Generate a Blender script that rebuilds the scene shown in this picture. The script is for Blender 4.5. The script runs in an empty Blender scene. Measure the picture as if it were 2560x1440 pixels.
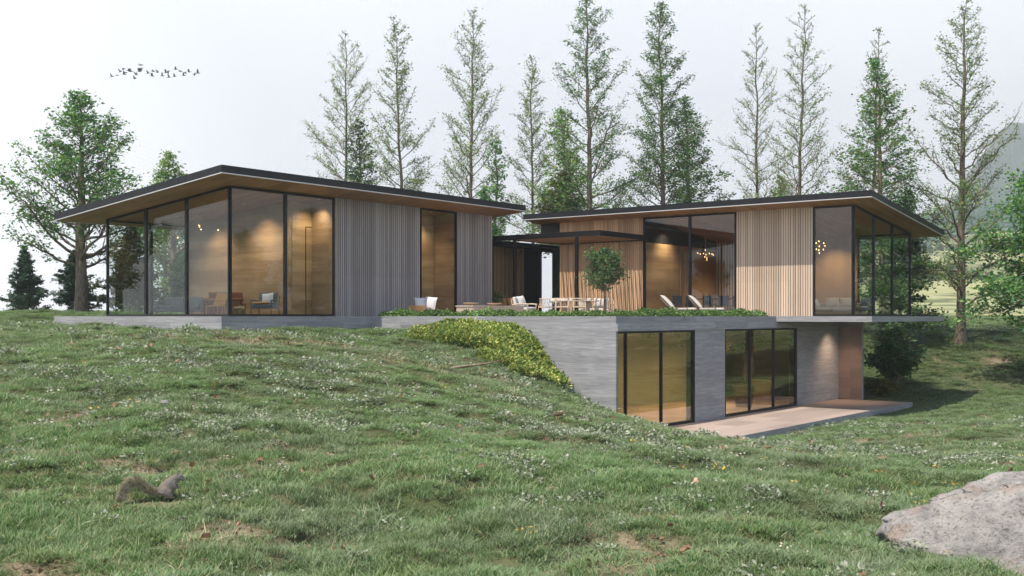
import bpy, math, random
import numpy as np
from mathutils import Matrix, Vector, Euler, noise as mnoise
S = bpy.context.scene
rad = math.radians
PI = math.pi

# ------------------------------------------------------------------ camera
cam_d = bpy.data.cameras.new("camera")
cam = bpy.data.objects.new("camera", cam_d)
S.collection.objects.link(cam)
cam.location = (0, 0, 0)
cam.rotation_euler = (rad(90), 0, 0)
cam_d.sensor_width = 36.0
cam_d.lens = 2738 / 2560 * 36.0
cam_d.shift_y = (790.5 - 720) / 2560
cam_d.clip_start = 0.1
cam_d.clip_end = 12000
S.camera = cam

# ------------------------------------------------------------------ light
S.view_settings.view_transform = 'Standard'
S.view_settings.look = 'None'
S.view_settings.exposure = 0.56
S.view_settings.gamma = 1.0
SUN = Vector((-0.356, -0.30, 1.0)).normalized()       # towards the sun
sun_el = math.asin(SUN.z)
sun_az = math.atan2(SUN.x, SUN.y)                      # from +Y towards +X
W = bpy.data.worlds.new("World")
S.world = W
W.use_nodes = True
nt = W.node_tree
nt.nodes.clear()
n_out = nt.nodes.new('ShaderNodeOutputWorld')
n_bg = nt.nodes.new('ShaderNodeBackground')
n_sky = nt.nodes.new('ShaderNodeTexSky')
n_sky.sky_type = 'NISHITA'
n_sky.sun_disc = False
n_sky.sun_elevation = sun_el
n_sky.sun_rotation = sun_az
n_sky.air_density = 1.2
n_sky.dust_density = 1.0
n_sky.ozone_density = 1.0
# thin high overcast veil: dense near the horizon, thinner overhead
n_tc = nt.nodes.new('ShaderNodeTexCoord')
n_sep = nt.nodes.new('ShaderNodeSeparateXYZ')
n_ramp = nt.nodes.new('ShaderNodeValToRGB')
n_ramp.color_ramp.elements[0].position = 0.0
n_ramp.color_ramp.elements[0].color = (0.97, 0.97, 0.97, 1)
n_ramp.color_ramp.elements[1].position = 0.44
n_ramp.color_ramp.elements[1].color = (0.04, 0.04, 0.04, 1)
e = n_ramp.color_ramp.elements.new(0.28); e.color = (0.88, 0.88, 0.88, 1)
n_nz = nt.nodes.new('ShaderNodeTexNoise')
n_nz.inputs['Scale'].default_value = 2.2
n_nz.inputs['Detail'].default_value = 5
n_vr = nt.nodes.new('ShaderNodeValToRGB')
n_vr.color_ramp.elements[0].position = 0.38
n_vr.color_ramp.elements[0].color = (9.1, 9.4, 9.9, 1)
n_vr.color_ramp.elements[1].position = 0.65
n_vr.color_ramp.elements[1].color = (10.0, 10.15, 10.3, 1)
n_mix = nt.nodes.new('ShaderNodeMix')
n_mix.data_type = 'RGBA'
L = nt.links.new
L(n_tc.outputs['Generated'], n_sep.inputs[0])
L(n_tc.outputs['Generated'], n_nz.inputs['Vector'])
L(n_nz.outputs['Fac'], n_vr.inputs['Fac'])
L(n_sep.outputs['Z'], n_ramp.inputs['Fac'])
L(n_ramp.outputs['Color'], n_mix.inputs['Factor'])
L(n_sky.outputs['Color'], n_mix.inputs['A'])
L(n_vr.outputs['Color'], n_mix.inputs['B'])
L(n_mix.outputs['Result'], n_bg.inputs['Color'])
n_bg.inputs['Strength'].default_value = 0.10
L(n_bg.outputs[0], n_out.inputs['Surface'])

sun_d = bpy.data.lights.new("sun", 'SUN')
sun_d.energy = 5.0
sun_d.angle = rad(0.5)
sun_d.color = (1.0, 0.885, 0.74)
sun = bpy.data.objects.new("sun", sun_d)
S.collection.objects.link(sun)
sun.location = (-40, -30, 80)
sun.rotation_euler = (-SUN).to_track_quat('-Z', 'Y').to_euler()

C = S.cycles
S.render.engine = 'CYCLES'
C.use_denoising = True
try:
    C.denoiser = 'OPENIMAGEDENOISE'
    C.denoising_input_passes = 'RGB_ALBEDO_NORMAL'
    C.denoising_prefilter = 'ACCURATE'
except Exception:
    pass
C.max_bounces = 7
C.diffuse_bounces = 3
C.glossy_bounces = 3
C.transmission_bounces = 3
C.transparent_max_bounces = 14
C.volume_bounces = 0
C.caustics_reflective = False
C.caustics_refractive = False
C.sample_clamp_indirect = 6.0

# ------------------------------------------------------------------ helpers
TH = math.atan2(0.7935, 0.6086)                       # the house is turned by this angle
HO = Vector((3.21, 33.8, 0.0))                         # corner of the garden storey = house origin
ROT = Matrix.Rotation(TH, 4, 'Z')
HM = Matrix.Translation(HO) @ ROT

def hw(u, v, z=0.0):
    return HM @ Vector((u, v, z))

def link(o, parent=None):
    S.collection.objects.link(o)
    if parent is not None:
        o.parent = parent
    return o

def tag(o, label=None, cat=None, group=None, kind=None):
    if label: o['label'] = label
    if cat: o['category'] = cat
    if group: o['group'] = group
    if kind: o['kind'] = kind
    return o

def thing(name, label, cat, loc, rz=0.0, group=None):
    o = bpy.data.objects.new(name, None)
    o.empty_display_size = 0.2
    link(o)
    o.location = loc
    o.rotation_euler = (0, 0, rz)
    return tag(o, label, cat, group)

def copy_tree(o, parent=None):
    c = o.copy()
    link(c)
    c.parent = parent
    for ch in list(o.children):
        copy_tree(ch, c)
    return c

class MB:
    """collects shapes and links them as one mesh object"""
    def __init__(s):
        s.v = []; s.f = []; s.mi = []; s.m = 0
    def add(s, vs, fs):
        b = len(s.v)
        s.v.extend([tuple(x) for x in vs])
        s.f.extend([tuple(i + b for i in f) for f in fs])
        s.mi.extend([s.m] * len(fs))
        return s
    def box(s, x0, x1, y0, y1, z0, z1, M=None):
        vs = [Vector((x, y, z)) for z in (z0, z1) for y in (y0, y1) for x in (x0, x1)]
        if M is not None: vs = [M @ p for p in vs]
        return s.add(vs, [(0, 2, 3, 1), (4, 5, 7, 6), (0, 1, 5, 4), (2, 6, 7, 3), (0, 4, 6, 2), (1, 3, 7, 5)])
    def cbox(s, c, d, M=None):
        return s.box(c[0]-d[0]/2, c[0]+d[0]/2, c[1]-d[1]/2, c[1]+d[1]/2, c[2]-d[2]/2, c[2]+d[2]/2, M)
    def hexa(s, bot, top):
        return s.add(list(bot) + list(top), [(3, 2, 1, 0), (4, 5, 6, 7), (0, 1, 5, 4), (1, 2, 6, 5), (2, 3, 7, 6), (3, 0, 4, 7)])
    def prism(s, a, b):
        n = len(a)
        fs = [tuple(range(n - 1, -1, -1)), tuple(range(n, 2 * n))]
        fs += [(i, (i + 1) % n, (i + 1) % n + n, i + n) for i in range(n)]
        return s.add(list(a) + list(b), fs)
    def tube(s, pts, rs, n=8, cap=True):
        pts = [Vector(p) for p in pts]
        if not hasattr(rs, '__len__'): rs = [rs] * len(pts)
        vs = []; fs = []
        t0 = (pts[1] - pts[0]).normalized()
        a = t0.orthogonal().normalized()
        for i, p in enumerate(pts):
            if i == 0: t = t0
            elif i == len(pts) - 1: t = (pts[i] - pts[i-1]).normalized()
            else: t = ((pts[i+1] - pts[i]).normalized() + (pts[i] - pts[i-1]).normalized()).normalized()
            a = (a - t * a.dot(t)).normalized()
            b = t.cross(a)
            for k in range(n):
                th = 2 * PI * k / n
                vs.append(p + (a * math.cos(th) + b * math.sin(th)) * rs[i])
        for i in range(len(pts) - 1):
            for k in range(n):
                k2 = (k + 1) % n
                fs.append((i*n+k, i*n+k2, (i+1)*n+k2, (i+1)*n+k))
        if cap:
            fs.append(tuple(range(n - 1, -1, -1)))
            fs.append(tuple(range((len(pts)-1)*n, len(pts)*n)))
        return s.add(vs, fs)
    def lathe(s, prof, n=20, c=(0, 0, 0)):
        vs = []; fs = []
        for r, z in prof:
            for k in range(n):
                th = 2*PI*k/n
                vs.append((c[0] + max(r, 1e-4)*math.cos(th), c[1] + max(r, 1e-4)*math.sin(th), c[2] + z))
        for i in range(len(prof)-1):
            for k in range(n):
                k2 = (k+1) % n
                fs.append((i*n+k, i*n+k2, (i+1)*n+k2, (i+1)*n+k))
        fs.append(tuple(range(n-1, -1, -1))); fs.append(tuple(range((len(prof)-1)*n, len(prof)*n)))
        return s.add(vs, fs)
    def ell(s, c, r, M=None, nu=14, nv=9):
        vs = []; fs = []
        for j in range(nv + 1):
            ph = -PI/2 + PI*j/nv
            for k in range(nu):
                th = 2*PI*k/nu
                p = Vector((r[0]*math.cos(ph)*math.cos(th), r[1]*math.cos(ph)*math.sin(th), r[2]*math.sin(ph)))
                if M is not None: p = M @ p
                vs.append(Vector(c) + p)
        for j in range(nv):
            for k in range(nu):
                k2 = (k+1) % nu
                fs.append((j*nu+k, j*nu+k2, (j+1)*nu+k2, (j+1)*nu+k))
        return s.add(vs, fs)
    def pillow(s, c, d, M=None, n=9, soft=0.55):
        """a stuffed cushion: square outline with pinched corners, belly in the middle"""
        vs = []; fs = []
        for sd in (1, -1):
            b = len(vs)
            for j in range(n):
                for i in range(n):
                    x = -1 + 2*i/(n-1); y = -1 + 2*j/(n-1)
                    h = max(0.0, (1 - abs(x)**2.6) * (1 - abs(y)**2.6)) ** soft
                    px = x * (1 - 0.07 * (1 - y*y)) ; py = y * (1 - 0.07 * (1 - x*x))
                    p = Vector((px*d[0]/2, py*d[1]/2, sd*(h*d[2]/2 + 0.004)))
                    if M is not None: p = M @ p
                    vs.append(Vector(c) + p)
            for j in range(n-1):
                for i in range(n-1):
                    q = (b+j*n+i, b+j*n+i+1, b+(j+1)*n+i+1, b+(j+1)*n+i)
                    fs.append(q if sd > 0 else q[::-1])
        return s.add(vs, fs)
    def build(s, name, mats, parent=None, smooth=False, bevel=0.0, loc=None, kind=None, subd=0):
        me = bpy.data.meshes.new(name)
        me.from_pydata(s.v, [], s.f)
        if not isinstance(mats, (list, tuple)): mats = [mats]
        for m in mats: me.materials.append(m)
        if any(s.mi): me.polygons.foreach_set('material_index', s.mi)
        if smooth: me.polygons.foreach_set('use_smooth', [True] * len(me.polygons))
        me.update()
        o = bpy.data.objects.new(name, me)
        link(o, parent)
        if loc is not None: o.location = loc
        if bevel:
            b = o.modifiers.new('bevel', 'BEVEL'); b.width = bevel; b.segments = 2; b.limit_method = 'ANGLE'
        if subd:
            d = o.modifiers.new('sub', 'SUBSURF'); d.levels = subd; d.render_levels = subd
        if kind: o['kind'] = kind
        return o

def np_mesh(name, verts, loops, lt, mats, parent=None, smooth=False, mat_idx=None):
    """fast mesh: verts (n,3), loops flat vertex ids, lt = verts per face (int or array)"""
    me = bpy.data.meshes.new(name)
    nf = len(loops) // lt if isinstance(lt, int) else len(lt)
    me.vertices.add(len(verts)); me.vertices.foreach_set('co', np.asarray(verts, np.float32).ravel())
    me.loops.add(len(loops)); me.loops.foreach_set('vertex_index', np.asarray(loops, np.int32))
    me.polygons.add(nf)
    st = np.arange(nf, dtype=np.int32) * lt if isinstance(lt, int) else np.concatenate([[0], np.cumsum(lt)[:-1]]).astype(np.int32)
    me.polygons.foreach_set('loop_start', st)
    if smooth: me.polygons.foreach_set('use_smooth', np.ones(nf, bool))
    for m in (mats if isinstance(mats, (list, tuple)) else [mats]): me.materials.append(m)
    if mat_idx is not None: me.polygons.foreach_set('material_index', np.asarray(mat_idx, np.int32))
    me.update(calc_edges=True)
    me.validate()
    o = bpy.data.objects.new(name, me)
    return link(o, parent)

# smooth value noise in numpy
def _hash(ix, iy, seed):
    h = (ix.astype(np.int64) * 374761393 + iy.astype(np.int64) * 668265263 + seed * 974711) & 0x7fffffff
    h = ((h ^ (h >> 13)) * 1274126177) & 0x7fffffff
    return ((h ^ (h >> 16)) & 0xffff) / 65535.0
def vnoise(x, y, seed=0):
    ix = np.floor(x); iy = np.floor(y)
    fx = x - ix; fy = y - iy
    fx = fx*fx*(3-2*fx); fy = fy*fy*(3-2*fy)
    a = _hash(ix, iy, seed); b = _hash(ix+1, iy, seed); c = _hash(ix, iy+1, seed); d = _hash(ix+1, iy+1, seed)
    return (a*(1-fx)+b*fx)*(1-fy) + (c*(1-fx)+d*fx)*fy
def fbm(x, y, seed=0, o=4):
    s = 0; a = 0.5; t = 0
    for k in range(o):
        s = s + a*vnoise(x, y, seed+k*17); t += a; a *= 0.5; x = x*2.03+3.1; y = y*2.03+1.7
    return s/t
def sstep(a, b, x):
    t = np.clip((x-a)/(b-a), 0, 1)
    return t*t*(3-2*t)

# ------------------------------------------------------------------ materials
class NT:
    def __init__(s, name):
        s.mat = bpy.data.materials.new(name); s.mat.use_nodes = True
        s.t = s.mat.node_tree; s.t.nodes.clear()
        s.out = s.t.nodes.new('ShaderNodeOutputMaterial')
    def n(s, typ, **kw):
        nd = s.t.nodes.new('ShaderNode' + typ)
        for k, v in kw.items():
            if k in nd.inputs.keys(): s.set(nd, k, v)
            else: setattr(nd, k, v)
        return nd
    def set(s, nd, k, v):
        if isinstance(v, bpy.types.NodeSocket): s.t.links.new(v, nd.inputs[k])
        else: nd.inputs[k].default_value = v
    def l(s, a, b): s.t.links.new(a, b)
    def coord(s, which='Object', scale=(1, 1, 1), loc=(0, 0, 0), rot=(0, 0, 0)):
        if which == 'World':
            src = s.n('NewGeometry').outputs['Position']
        else:
            src = s.n('TexCoord').outputs[which]
        m = s.n('Mapping'); s.l(src, m.inputs['Vector'])
        m.inputs['Scale'].default_value = scale; m.inputs['Location'].default_value = loc; m.inputs['Rotation'].default_value = rot
        return m.outputs[0]
    def noise(s, vec, scale, detail=4, rough=0.55, dist=0.0):
        nd = s.n('TexNoise'); s.l(vec, nd.inputs['Vector'])
        nd.inputs['Scale'].default_value = scale; nd.inputs['Detail'].default_value = detail
        nd.inputs['Roughness'].default_value = rough; nd.inputs['Distortion'].default_value = dist
        return nd.outputs['Fac']
    def ramp(s, fac, stops, interp='LINEAR'):
        nd = s.n('ValToRGB'); s.l(fac, nd.inputs['Fac'])
        cr = nd.color_ramp; cr.interpolation = interp
        while len(cr.elements) < len(stops): cr.elements.new(0.5)
        for e_, (p, c) in zip(cr.elements, stops):
            e_.position = p
            if not hasattr(c, '__len__'): c = (c, c, c)
            e_.color = (*c[:3], 1)
        return nd.outputs['Color']
    def mix(s, fac, a, b, mode='MIX'):
        nd = s.n('Mix'); nd.data_type = 'RGBA'; nd.blend_type = mode
        for k, v in (('Factor', fac), ('A', a), ('B', b)):
            if isinstance(v, bpy.types.NodeSocket): s.l(v, nd.inputs[k] if k != 'Factor' else nd.inputs[0])
            elif k == 'Factor': nd.inputs[0].default_value = v
            else: nd.inputs[k].default_value = (*v[:3], 1)
        return nd.outputs['Result']
    def math(s, op, a, b=None):
        nd = s.n('Math'); nd.operation = op
        for i, v in enumerate((a, b)):
            if v is None: continue
            if isinstance(v, bpy.types.NodeSocket): s.l(v, nd.inputs[i])
            else: nd.inputs[i].default_value = v
        return nd.outputs[0]
    def bump(s, h, strength=0.3, dist=0.02):
        nd = s.n('Bump'); s.l(h, nd.inputs['Height'])
        nd.inputs['Strength'].default_value = strength; nd.inputs['Distance'].default_value = dist
        return nd.outputs[0]
    def bsdf(s, color, rough=0.6, metal=0.0, normal=None, spec=0.5, **kw):
        b = s.n('BsdfPrincipled')
        for k, v in (('Base Color', color), ('Roughness', rough), ('Metallic', metal), ('Specular IOR Level', spec)):
            if isinstance(v, bpy.types.NodeSocket): s.l(v, b.inputs[k])
            elif k == 'Base Color': b.inputs[k].default_value = (*v[:3], 1)
            else: b.inputs[k].default_value = v
        if normal is not None: s.l(normal, b.inputs['Normal'])
        for k, v in kw.items():
            s.set(b, k.replace('_', ' '), v)
        return b
    def done(s, shader):
        s.l(shader.outputs[0] if not isinstance(shader, bpy.types.NodeSocket) else shader, s.out.inputs['Surface'])
        return s.mat

def mat_plain(name, col, rough=0.6, metal=0.0, var=0.15, scale=6.0, bump=0.1, spec=0.5):
    m = NT(name); v = m.coord('Object')
    f = m.noise(v, scale, 5)
    c = m.mix(f, tuple(x*(1-var) for x in col), tuple(min(1, x*(1+var)) for x in col))
    f2 = m.noise(v, scale*9, 3)
    return m.done(m.bsdf(c, rough, metal, m.bump(f2, bump, 0.005), spec))

def mat_wood(name, c1, c2, axis=0, plank=0.18, board_len=2.4, across=2, rough=0.5, streak=1.0, seam=0.45, per=0.0, grain=0.35):
    """planks running along 'axis', stacked along 'across'"""
    m = NT(name)
    sc = [9.0, 9.0, 9.0]; sc[axis] = 0.55
    v = m.coord('Object', scale=tuple(sc))
    g = m.noise(v, 1.6*streak, 7, 0.62, 0.6)
    sc2 = [1.6]*3; sc2[axis] = 0.25
    g2 = m.noise(m.coord('Object', scale=tuple(sc2)), 1.3, 3)
    # brick texture gives the boards their own tone and thin seams
    tc = m.n('TexCoord').outputs['Object']
    sep = m.n('SeparateXYZ'); m.l(tc, sep.inputs[0])
    cmb = m.n('CombineXYZ')
    m.l(sep.outputs[axis], cmb.inputs[0]); m.l(sep.outputs[across], cmb.inputs[1])
    br = m.n('TexBrick'); m.l(cmb.outputs[0], br.inputs['Vector'])
    br.inputs['Scale'].default_value = 1.0
    br.inputs['Brick Width'].default_value = board_len; br.inputs['Row Height'].default_value = plank
    br.inputs['Mortar Size'].default_value = 0.004; br.inputs['Mortar Smooth'].default_value = 0.3
    br.inputs['Color1'].default_value = (0.78, 0.78, 0.78, 1); br.inputs['Color2'].default_value = (1.08, 1.08, 1.08, 1)
    br.inputs['Mortar'].default_value = (seam, seam, seam, 1)
    br.offset = 0.37
    base = m.mix(g, c1, c2)
    base = m.mix(grain, base, m.ramp(g2, [(0.36, c1), (0.64, c2)]))
    col = m.mix(1.0, base, br.outputs['Color'], 'MULTIPLY')
    if per:
        col = m.mix(1.0, col, m.ramp(m.n('NewGeometry').outputs['Random Per Island'], [(0.0, 1-per), (0.5, 1.0), (1.0, 1+per)]), 'MULTIPLY')
    return m.done(m.bsdf(col, rough, 0, m.bump(g, 0.12, 0.006), 0.35))

def mat_concrete(name, col, col2):
    """board-marked concrete: long horizontal streaks, panel joints, small pits"""
    m = NT(name)
    v = m.coord('Object', scale=(0.7, 0.7, 11))
    g = m.noise(v, 1.7, 7, 0.6, 0.9)
    w = m.noise(m.coord('Object', scale=(0.35, 0.35, 2.0)), 1.4, 4)
    p = m.noise(m.coord('Object'), 38, 3)
    c = m.mix(m.ramp(g, [(0.28, 0.0), (0.72, 1.0)]), col, col2)
    c = m.mix(m.math('MULTIPLY', w, 0.5), c, tuple(x*0.82 for x in col))
    tc = m.n('TexCoord').outputs['Object']
    sep = m.n('SeparateXYZ'); m.l(tc, sep.inputs[0])
    cmb = m.n('CombineXYZ'); m.l(m.math('ADD', sep.outputs[0], sep.outputs[1]), cmb.inputs[0]); m.l(sep.outputs[2], cmb.inputs[1])
    br = m.n('TexBrick'); m.l(cmb.outputs[0], br.inputs['Vector'])
    br.inputs['Scale'].default_value = 1.0
    br.inputs['Brick Width'].default_value = 2.6; br.inputs['Row Height'].default_value = 0.21
    br.inputs['Mortar Size'].default_value = 0.0035; br.inputs['Mortar Smooth'].default_value = 0.5
    br.inputs['Color1'].default_value = (0.86, 0.86, 0.87, 1); br.inputs['Color2'].default_value = (1.08, 1.08, 1.07, 1)
    br.inputs['Mortar'].default_value = (0.66, 0.66, 0.66, 1)
    c = m.mix(1.0, c, br.outputs['Color'], 'MULTIPLY')
    c = m.mix(m.ramp(p, [(0.66, 0.0), (0.78, 0.35)]), c, tuple(x*0.5 for x in col))
    return m.done(m.bsdf(c, 0.75, 0, m.bump(g, 0.15, 0.01), 0.3))

def mat_glass(name, tint, base=0.05, k=0.9, rough=0.0):
    m = NT(name)
    ge = m.n('NewGeometry')
    dt = m.n('VectorMath'); dt.operation = 'DOT_PRODUCT'
    m.l(ge.outputs['Normal'], dt.inputs[0]); m.l(ge.outputs['Incoming'], dt.inputs[1])
    fr = m.math('POWER', m.math('SUBTRACT', 1.0, m.math('ABSOLUTE', dt.outputs['Value'])), 5.0)
    f = m.math('MINIMUM', m.math('ADD', m.math('MULTIPLY', fr, k), base), 0.95)
    tr = m.n('BsdfTransparent'); tr.inputs[0].default_value = (*tint, 1)
    gl = m.n('BsdfGlossy'); gl.inputs[0].default_value = (0.95, 0.98, 1, 1); gl.inputs['Roughness'].default_value = rough
    mx = m.n('MixShader'); m.l(f, mx.inputs[0]); m.l(tr.outputs[0], mx.inputs[1]); m.l(gl.outputs[0], mx.inputs[2])
    return m.done(mx)

def mat_leaf(name, cols, trans=0.35, rough=0.55, patch=0.6):
    """foliage: every leaf its own tone, patches of lighter and darker growth"""
    m = NT(name)
    ri = m.n('NewGeometry').outputs['Random Per Island']
    n = len(cols)
    c = m.ramp(ri, [((i+0.5)/n, cc) for i, cc in enumerate(cols)])
    oi = m.n('ObjectInfo').outputs['Random']
    pn = m.noise(m.coord('World'), patch, 3)
    k = m.ramp(pn, [(0.3, 0.72), (0.7, 1.25)])
    c = m.mix(1.0, c, k, 'MULTIPLY')
    k2 = m.ramp(oi, [(0.0, 0.82), (1.0, 1.15)])
    c = m.mix(1.0, c, k2, 'MULTIPLY')
    b = m.bsdf(c, rough, 0, None, 0.3)
    t = m.n('BsdfTranslucent'); m.l(m.mix(1.0, c, (1.15, 1.2, 0.6), 'MULTIPLY'), t.inputs[0])
    mx = m.n('MixShader'); mx.inputs[0].default_value = trans
    m.l(b.outputs[0], mx.inputs[1]); m.l(t.outputs[0], mx.inputs[2])
    return m.done(mx)

def mat_bark(name, c1, c2):
    m = NT(name)
    v = m.coord('Object', scale=(7, 7, 1.6))
    f = m.noise(v, 2.2, 7, 0.65, 0.5)
    c = m.mix(m.ramp(f, [(0.35, 0.0), (0.65, 1.0)]), c1, c2)
    l_ = m.noise(m.coord('Object'), 1.1, 4)
    c = m.mix(m.ramp(l_, [(0.55, 0.0), (0.75, 0.5)]), c, (0.16, 0.17, 0.10))
    return m.done(m.bsdf(c, 0.9, 0, m.bump(f, 0.6, 0.03), 0.1))

def mat_emit(name, col, s):
    m = NT(name); e_ = m.n('Emission'); e_.inputs[0].default_value = (*col, 1); e_.inputs[1].default_value = s
    return m.done(e_)

M = {}
M['concrete'] = mat_concrete('board_marked_concrete', (0.21, 0.22, 0.25), (0.42, 0.43, 0.46))
M['deck'] = mat_wood('stone_paving', (0.30, 0.245, 0.22), (0.38, 0.315, 0.285), axis=0, plank=0.9, board_len=1.8, across=1, rough=0.55, streak=0.6, seam=0.86)
M['metal'] = mat_plain('dark_zinc', (0.020, 0.021, 0.025), 0.42, 0.6, 0.25, 2.0, 0.05)
M['frame'] = mat_plain('black_aluminium', (0.010, 0.011, 0.014), 0.40, 0.3, 0.1, 3.0, 0.02)
M['trim'] = mat_plain('pale_metal_trim', (0.55, 0.55, 0.56), 0.4, 0.4, 0.05)
M['soffit_v'] = mat_wood('soffit_boards', (0.149, 0.079, 0.034), (0.446, 0.269, 0.127), axis=1, plank=0.16, board_len=3.2, across=0, streak=1.2)
M['soffit_u'] = mat_wood('ceiling_boards', (0.176, 0.090, 0.037), (0.459, 0.269, 0.121), axis=0, plank=0.16, board_len=3.2, across=1, streak=1.2)
M['slat'] = mat_wood('weathered_slats', (0.297, 0.282, 0.291), (0.425, 0.410, 0.426), axis=2, plank=4, board_len=2.4, across=0, streak=1.4, seam=0.8, per=0.22)
M['slat_v'] = mat_wood('larch_slats', (0.524, 0.398, 0.299), (0.737, 0.592, 0.470), axis=2, plank=4, board_len=2.2, across=1, streak=1.4, seam=0.8, per=0.20)
M['slat_h'] = mat_wood('honey_slats', (0.46, 0.29, 0.17), (0.68, 0.47, 0.30), axis=2, plank=4, board_len=2.2, across=1, streak=1.4, seam=0.8, per=0.22)
M['back'] = mat_plain('dark_backing', (0.045, 0.035, 0.03), 0.9)
M['glow_tinted_panel'] = mat_wood('glow_tinted_boards', (0.173, 0.129, 0.110), (0.279, 0.227, 0.204), axis=1, plank=0.45, board_len=1.4, across=2, streak=0.7, seam=0.8)  # brown tone has the warm lamp and deck bounce light mixed in
M['black'] = mat_plain('black_panel', (0.008, 0.008, 0.009), 0.6)
M['plank_y'] = mat_wood('oak_planks', (0.20, 0.115, 0.055), (0.50, 0.345, 0.195), axis=1, plank=0.30, board_len=3.4, across=2, streak=0.55, seam=0.7, grain=0.5)
M['plank_x'] = mat_wood('oak_boards', (0.21, 0.12, 0.055), (0.52, 0.36, 0.20), axis=0, plank=0.30, board_len=3.4, across=2, streak=0.55, seam=0.7, grain=0.5)
M['ply'] = mat_wood('larch_ply', (0.36, 0.20, 0.085), (0.47, 0.29, 0.135), axis=2, plank=0.8, board_len=1.25, across=1, streak=0.8, seam=0.86)
M['floor'] = mat_wood('oak_floor', (0.20, 0.12, 0.06), (0.33, 0.21, 0.12), axis=0, plank=0.16, board_len=2.0, across=1)
M['floor_pale'] = mat_wood('pale_stone_floor', (0.550, 0.347, 0.230), (0.660, 0.437, 0.310), axis=0, plank=0.9, board_len=0.9, across=1, streak=0.5, seam=0.85)
M['plaster'] = mat_plain('warm_plaster', (0.34, 0.30, 0.19), 0.9, 0, 0.04, 1.5, 0.02)
M['glass'] = mat_glass('clear_glass', (0.93, 0.955, 0.95), 0.03, 0.55)
M['glass_y'] = mat_glass('bronze_glass', (0.95, 0.93, 0.80), 0.14, 0.7)
M['lamp'] = mat_emit('lamp_disc', (1, 0.86, 0.66), 6.0)
M['bulb'] = mat_emit('glowing_bulb', (1, 0.66, 0.32), 3.0)
M['amber'] = mat_glass('amber_glass', (0.95, 0.80, 0.58), 0.05, 0.5)
M['brass'] = mat_plain('brushed_brass', (0.35, 0.22, 0.09), 0.35, 0.9, 0.1)
M['grey_f'] = mat_plain('grey_fabric', (0.13, 0.145, 0.16), 0.95, 0, 0.12, 14, 0.2, 0.15)
M['pale_f'] = mat_plain('pale_fabric', (0.50, 0.47, 0.43), 0.95, 0, 0.08, 12, 0.2, 0.15)
M['white_f'] = mat_plain('white_fabric', (0.58, 0.59, 0.62), 0.95, 0, 0.08, 12, 0.2, 0.15)
M['beige_f'] = mat_plain('beige_fabric', (0.42, 0.34, 0.26), 0.95, 0, 0.1, 12, 0.2, 0.15)
M['tan_f'] = mat_plain('tan_fabric', (0.42, 0.24, 0.11), 0.95, 0, 0.1, 12, 0.2, 0.15)
M['navy_f'] = mat_plain('slate_leather', (0.05, 0.06, 0.075), 0.6, 0, 0.1, 9, 0.1)
M['teak'] = mat_wood('teak', (0.32, 0.16, 0.06), (0.52, 0.30, 0.13), axis=0, plank=0.07, board_len=3, across=2)
M['rosewood'] = mat_wood('red_wood', (0.13, 0.045, 0.02), (0.24, 0.095, 0.045), axis=0, plank=0.4, board_len=3, across=2)
M['walnut'] = mat_wood('walnut', (0.10, 0.055, 0.03), (0.19, 0.11, 0.06), axis=0, plank=0.4, board_len=3, across=1)
M['rattan'] = mat_plain('yellow_rattan', (0.42, 0.22, 0.05), 0.6, 0, 0.2, 20, 0.2)
M['cream'] = mat_plain('cream_rope', (0.55, 0.46, 0.36), 0.85, 0, 0.15, 20, 0.2)
M['stone'] = mat_plain('travertine', (0.42, 0.36, 0.30), 0.8, 0, 0.2, 5, 0.25)
M['clay'] = mat_plain('terracotta', (0.40, 0.27, 0.19), 0.7, 0, 0.12, 7, 0.1)
M['blue'] = mat_plain('blue_cover', (0.02, 0.035, 0.13), 0.5)
M['bark'] = mat_bark('grey_bark', (0.069, 0.056, 0.044), (0.250, 0.213, 0.169))
M['bark_p'] = mat_bark('pale_bark', (0.125, 0.094, 0.062), (0.338, 0.269, 0.200))
G = lambda *a: a
M['leaf'] = mat_leaf('mixed_green_leaves', [(0.045, 0.132, 0.061), (0.079, 0.213, 0.077), (0.124, 0.278, 0.082), (0.225, 0.360, 0.096), (0.063, 0.188, 0.086)])
M['leaf_p'] = mat_leaf('spring_leaves', [(0.103, 0.236, 0.078), (0.157, 0.325, 0.104), (0.271, 0.416, 0.117), (0.094, 0.221, 0.104), (0.354, 0.430, 0.129)])
M['leaf_d'] = mat_leaf('dark_leaves', [(0.029, 0.084, 0.046), (0.046, 0.125, 0.059), (0.073, 0.163, 0.062), (0.125, 0.209, 0.073)])
M['leaf_o'] = mat_leaf('olive_leaves', [(0.062, 0.094, 0.034), (0.103, 0.130, 0.042), (0.157, 0.172, 0.055), (0.046, 0.084, 0.042)])
M['needle'] = mat_leaf('blue_green_needles', [(0.031, 0.084, 0.055), (0.049, 0.115, 0.073), (0.073, 0.154, 0.086), (0.038, 0.101, 0.073)], trans=0.15)
M['hedge'] = mat_leaf('hedge_leaves', [(0.042, 0.110, 0.031), (0.071, 0.169, 0.042), (0.120, 0.220, 0.064), (0.198, 0.278, 0.099)], trans=0.25)
M['cover'] = mat_leaf('variegated_leaves', [(0.075, 0.160, 0.038), (0.170, 0.246, 0.056), (0.377, 0.406, 0.113), (0.566, 0.566, 0.226), (0.113, 0.208, 0.056)], trans=0.2)
M['leaf_b'] = mat_leaf('rusty_leaves', [(0.14, 0.065, 0.02), (0.22, 0.11, 0.03), (0.10, 0.07, 0.02), (0.06, 0.055, 0.018)], trans=0.3)
M['yellow_leaf'] = mat_leaf('yellow_leaves', [(0.10, 0.11, 0.012), (0.20, 0.17, 0.015), (0.05, 0.08, 0.02)], trans=0.2)
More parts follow.
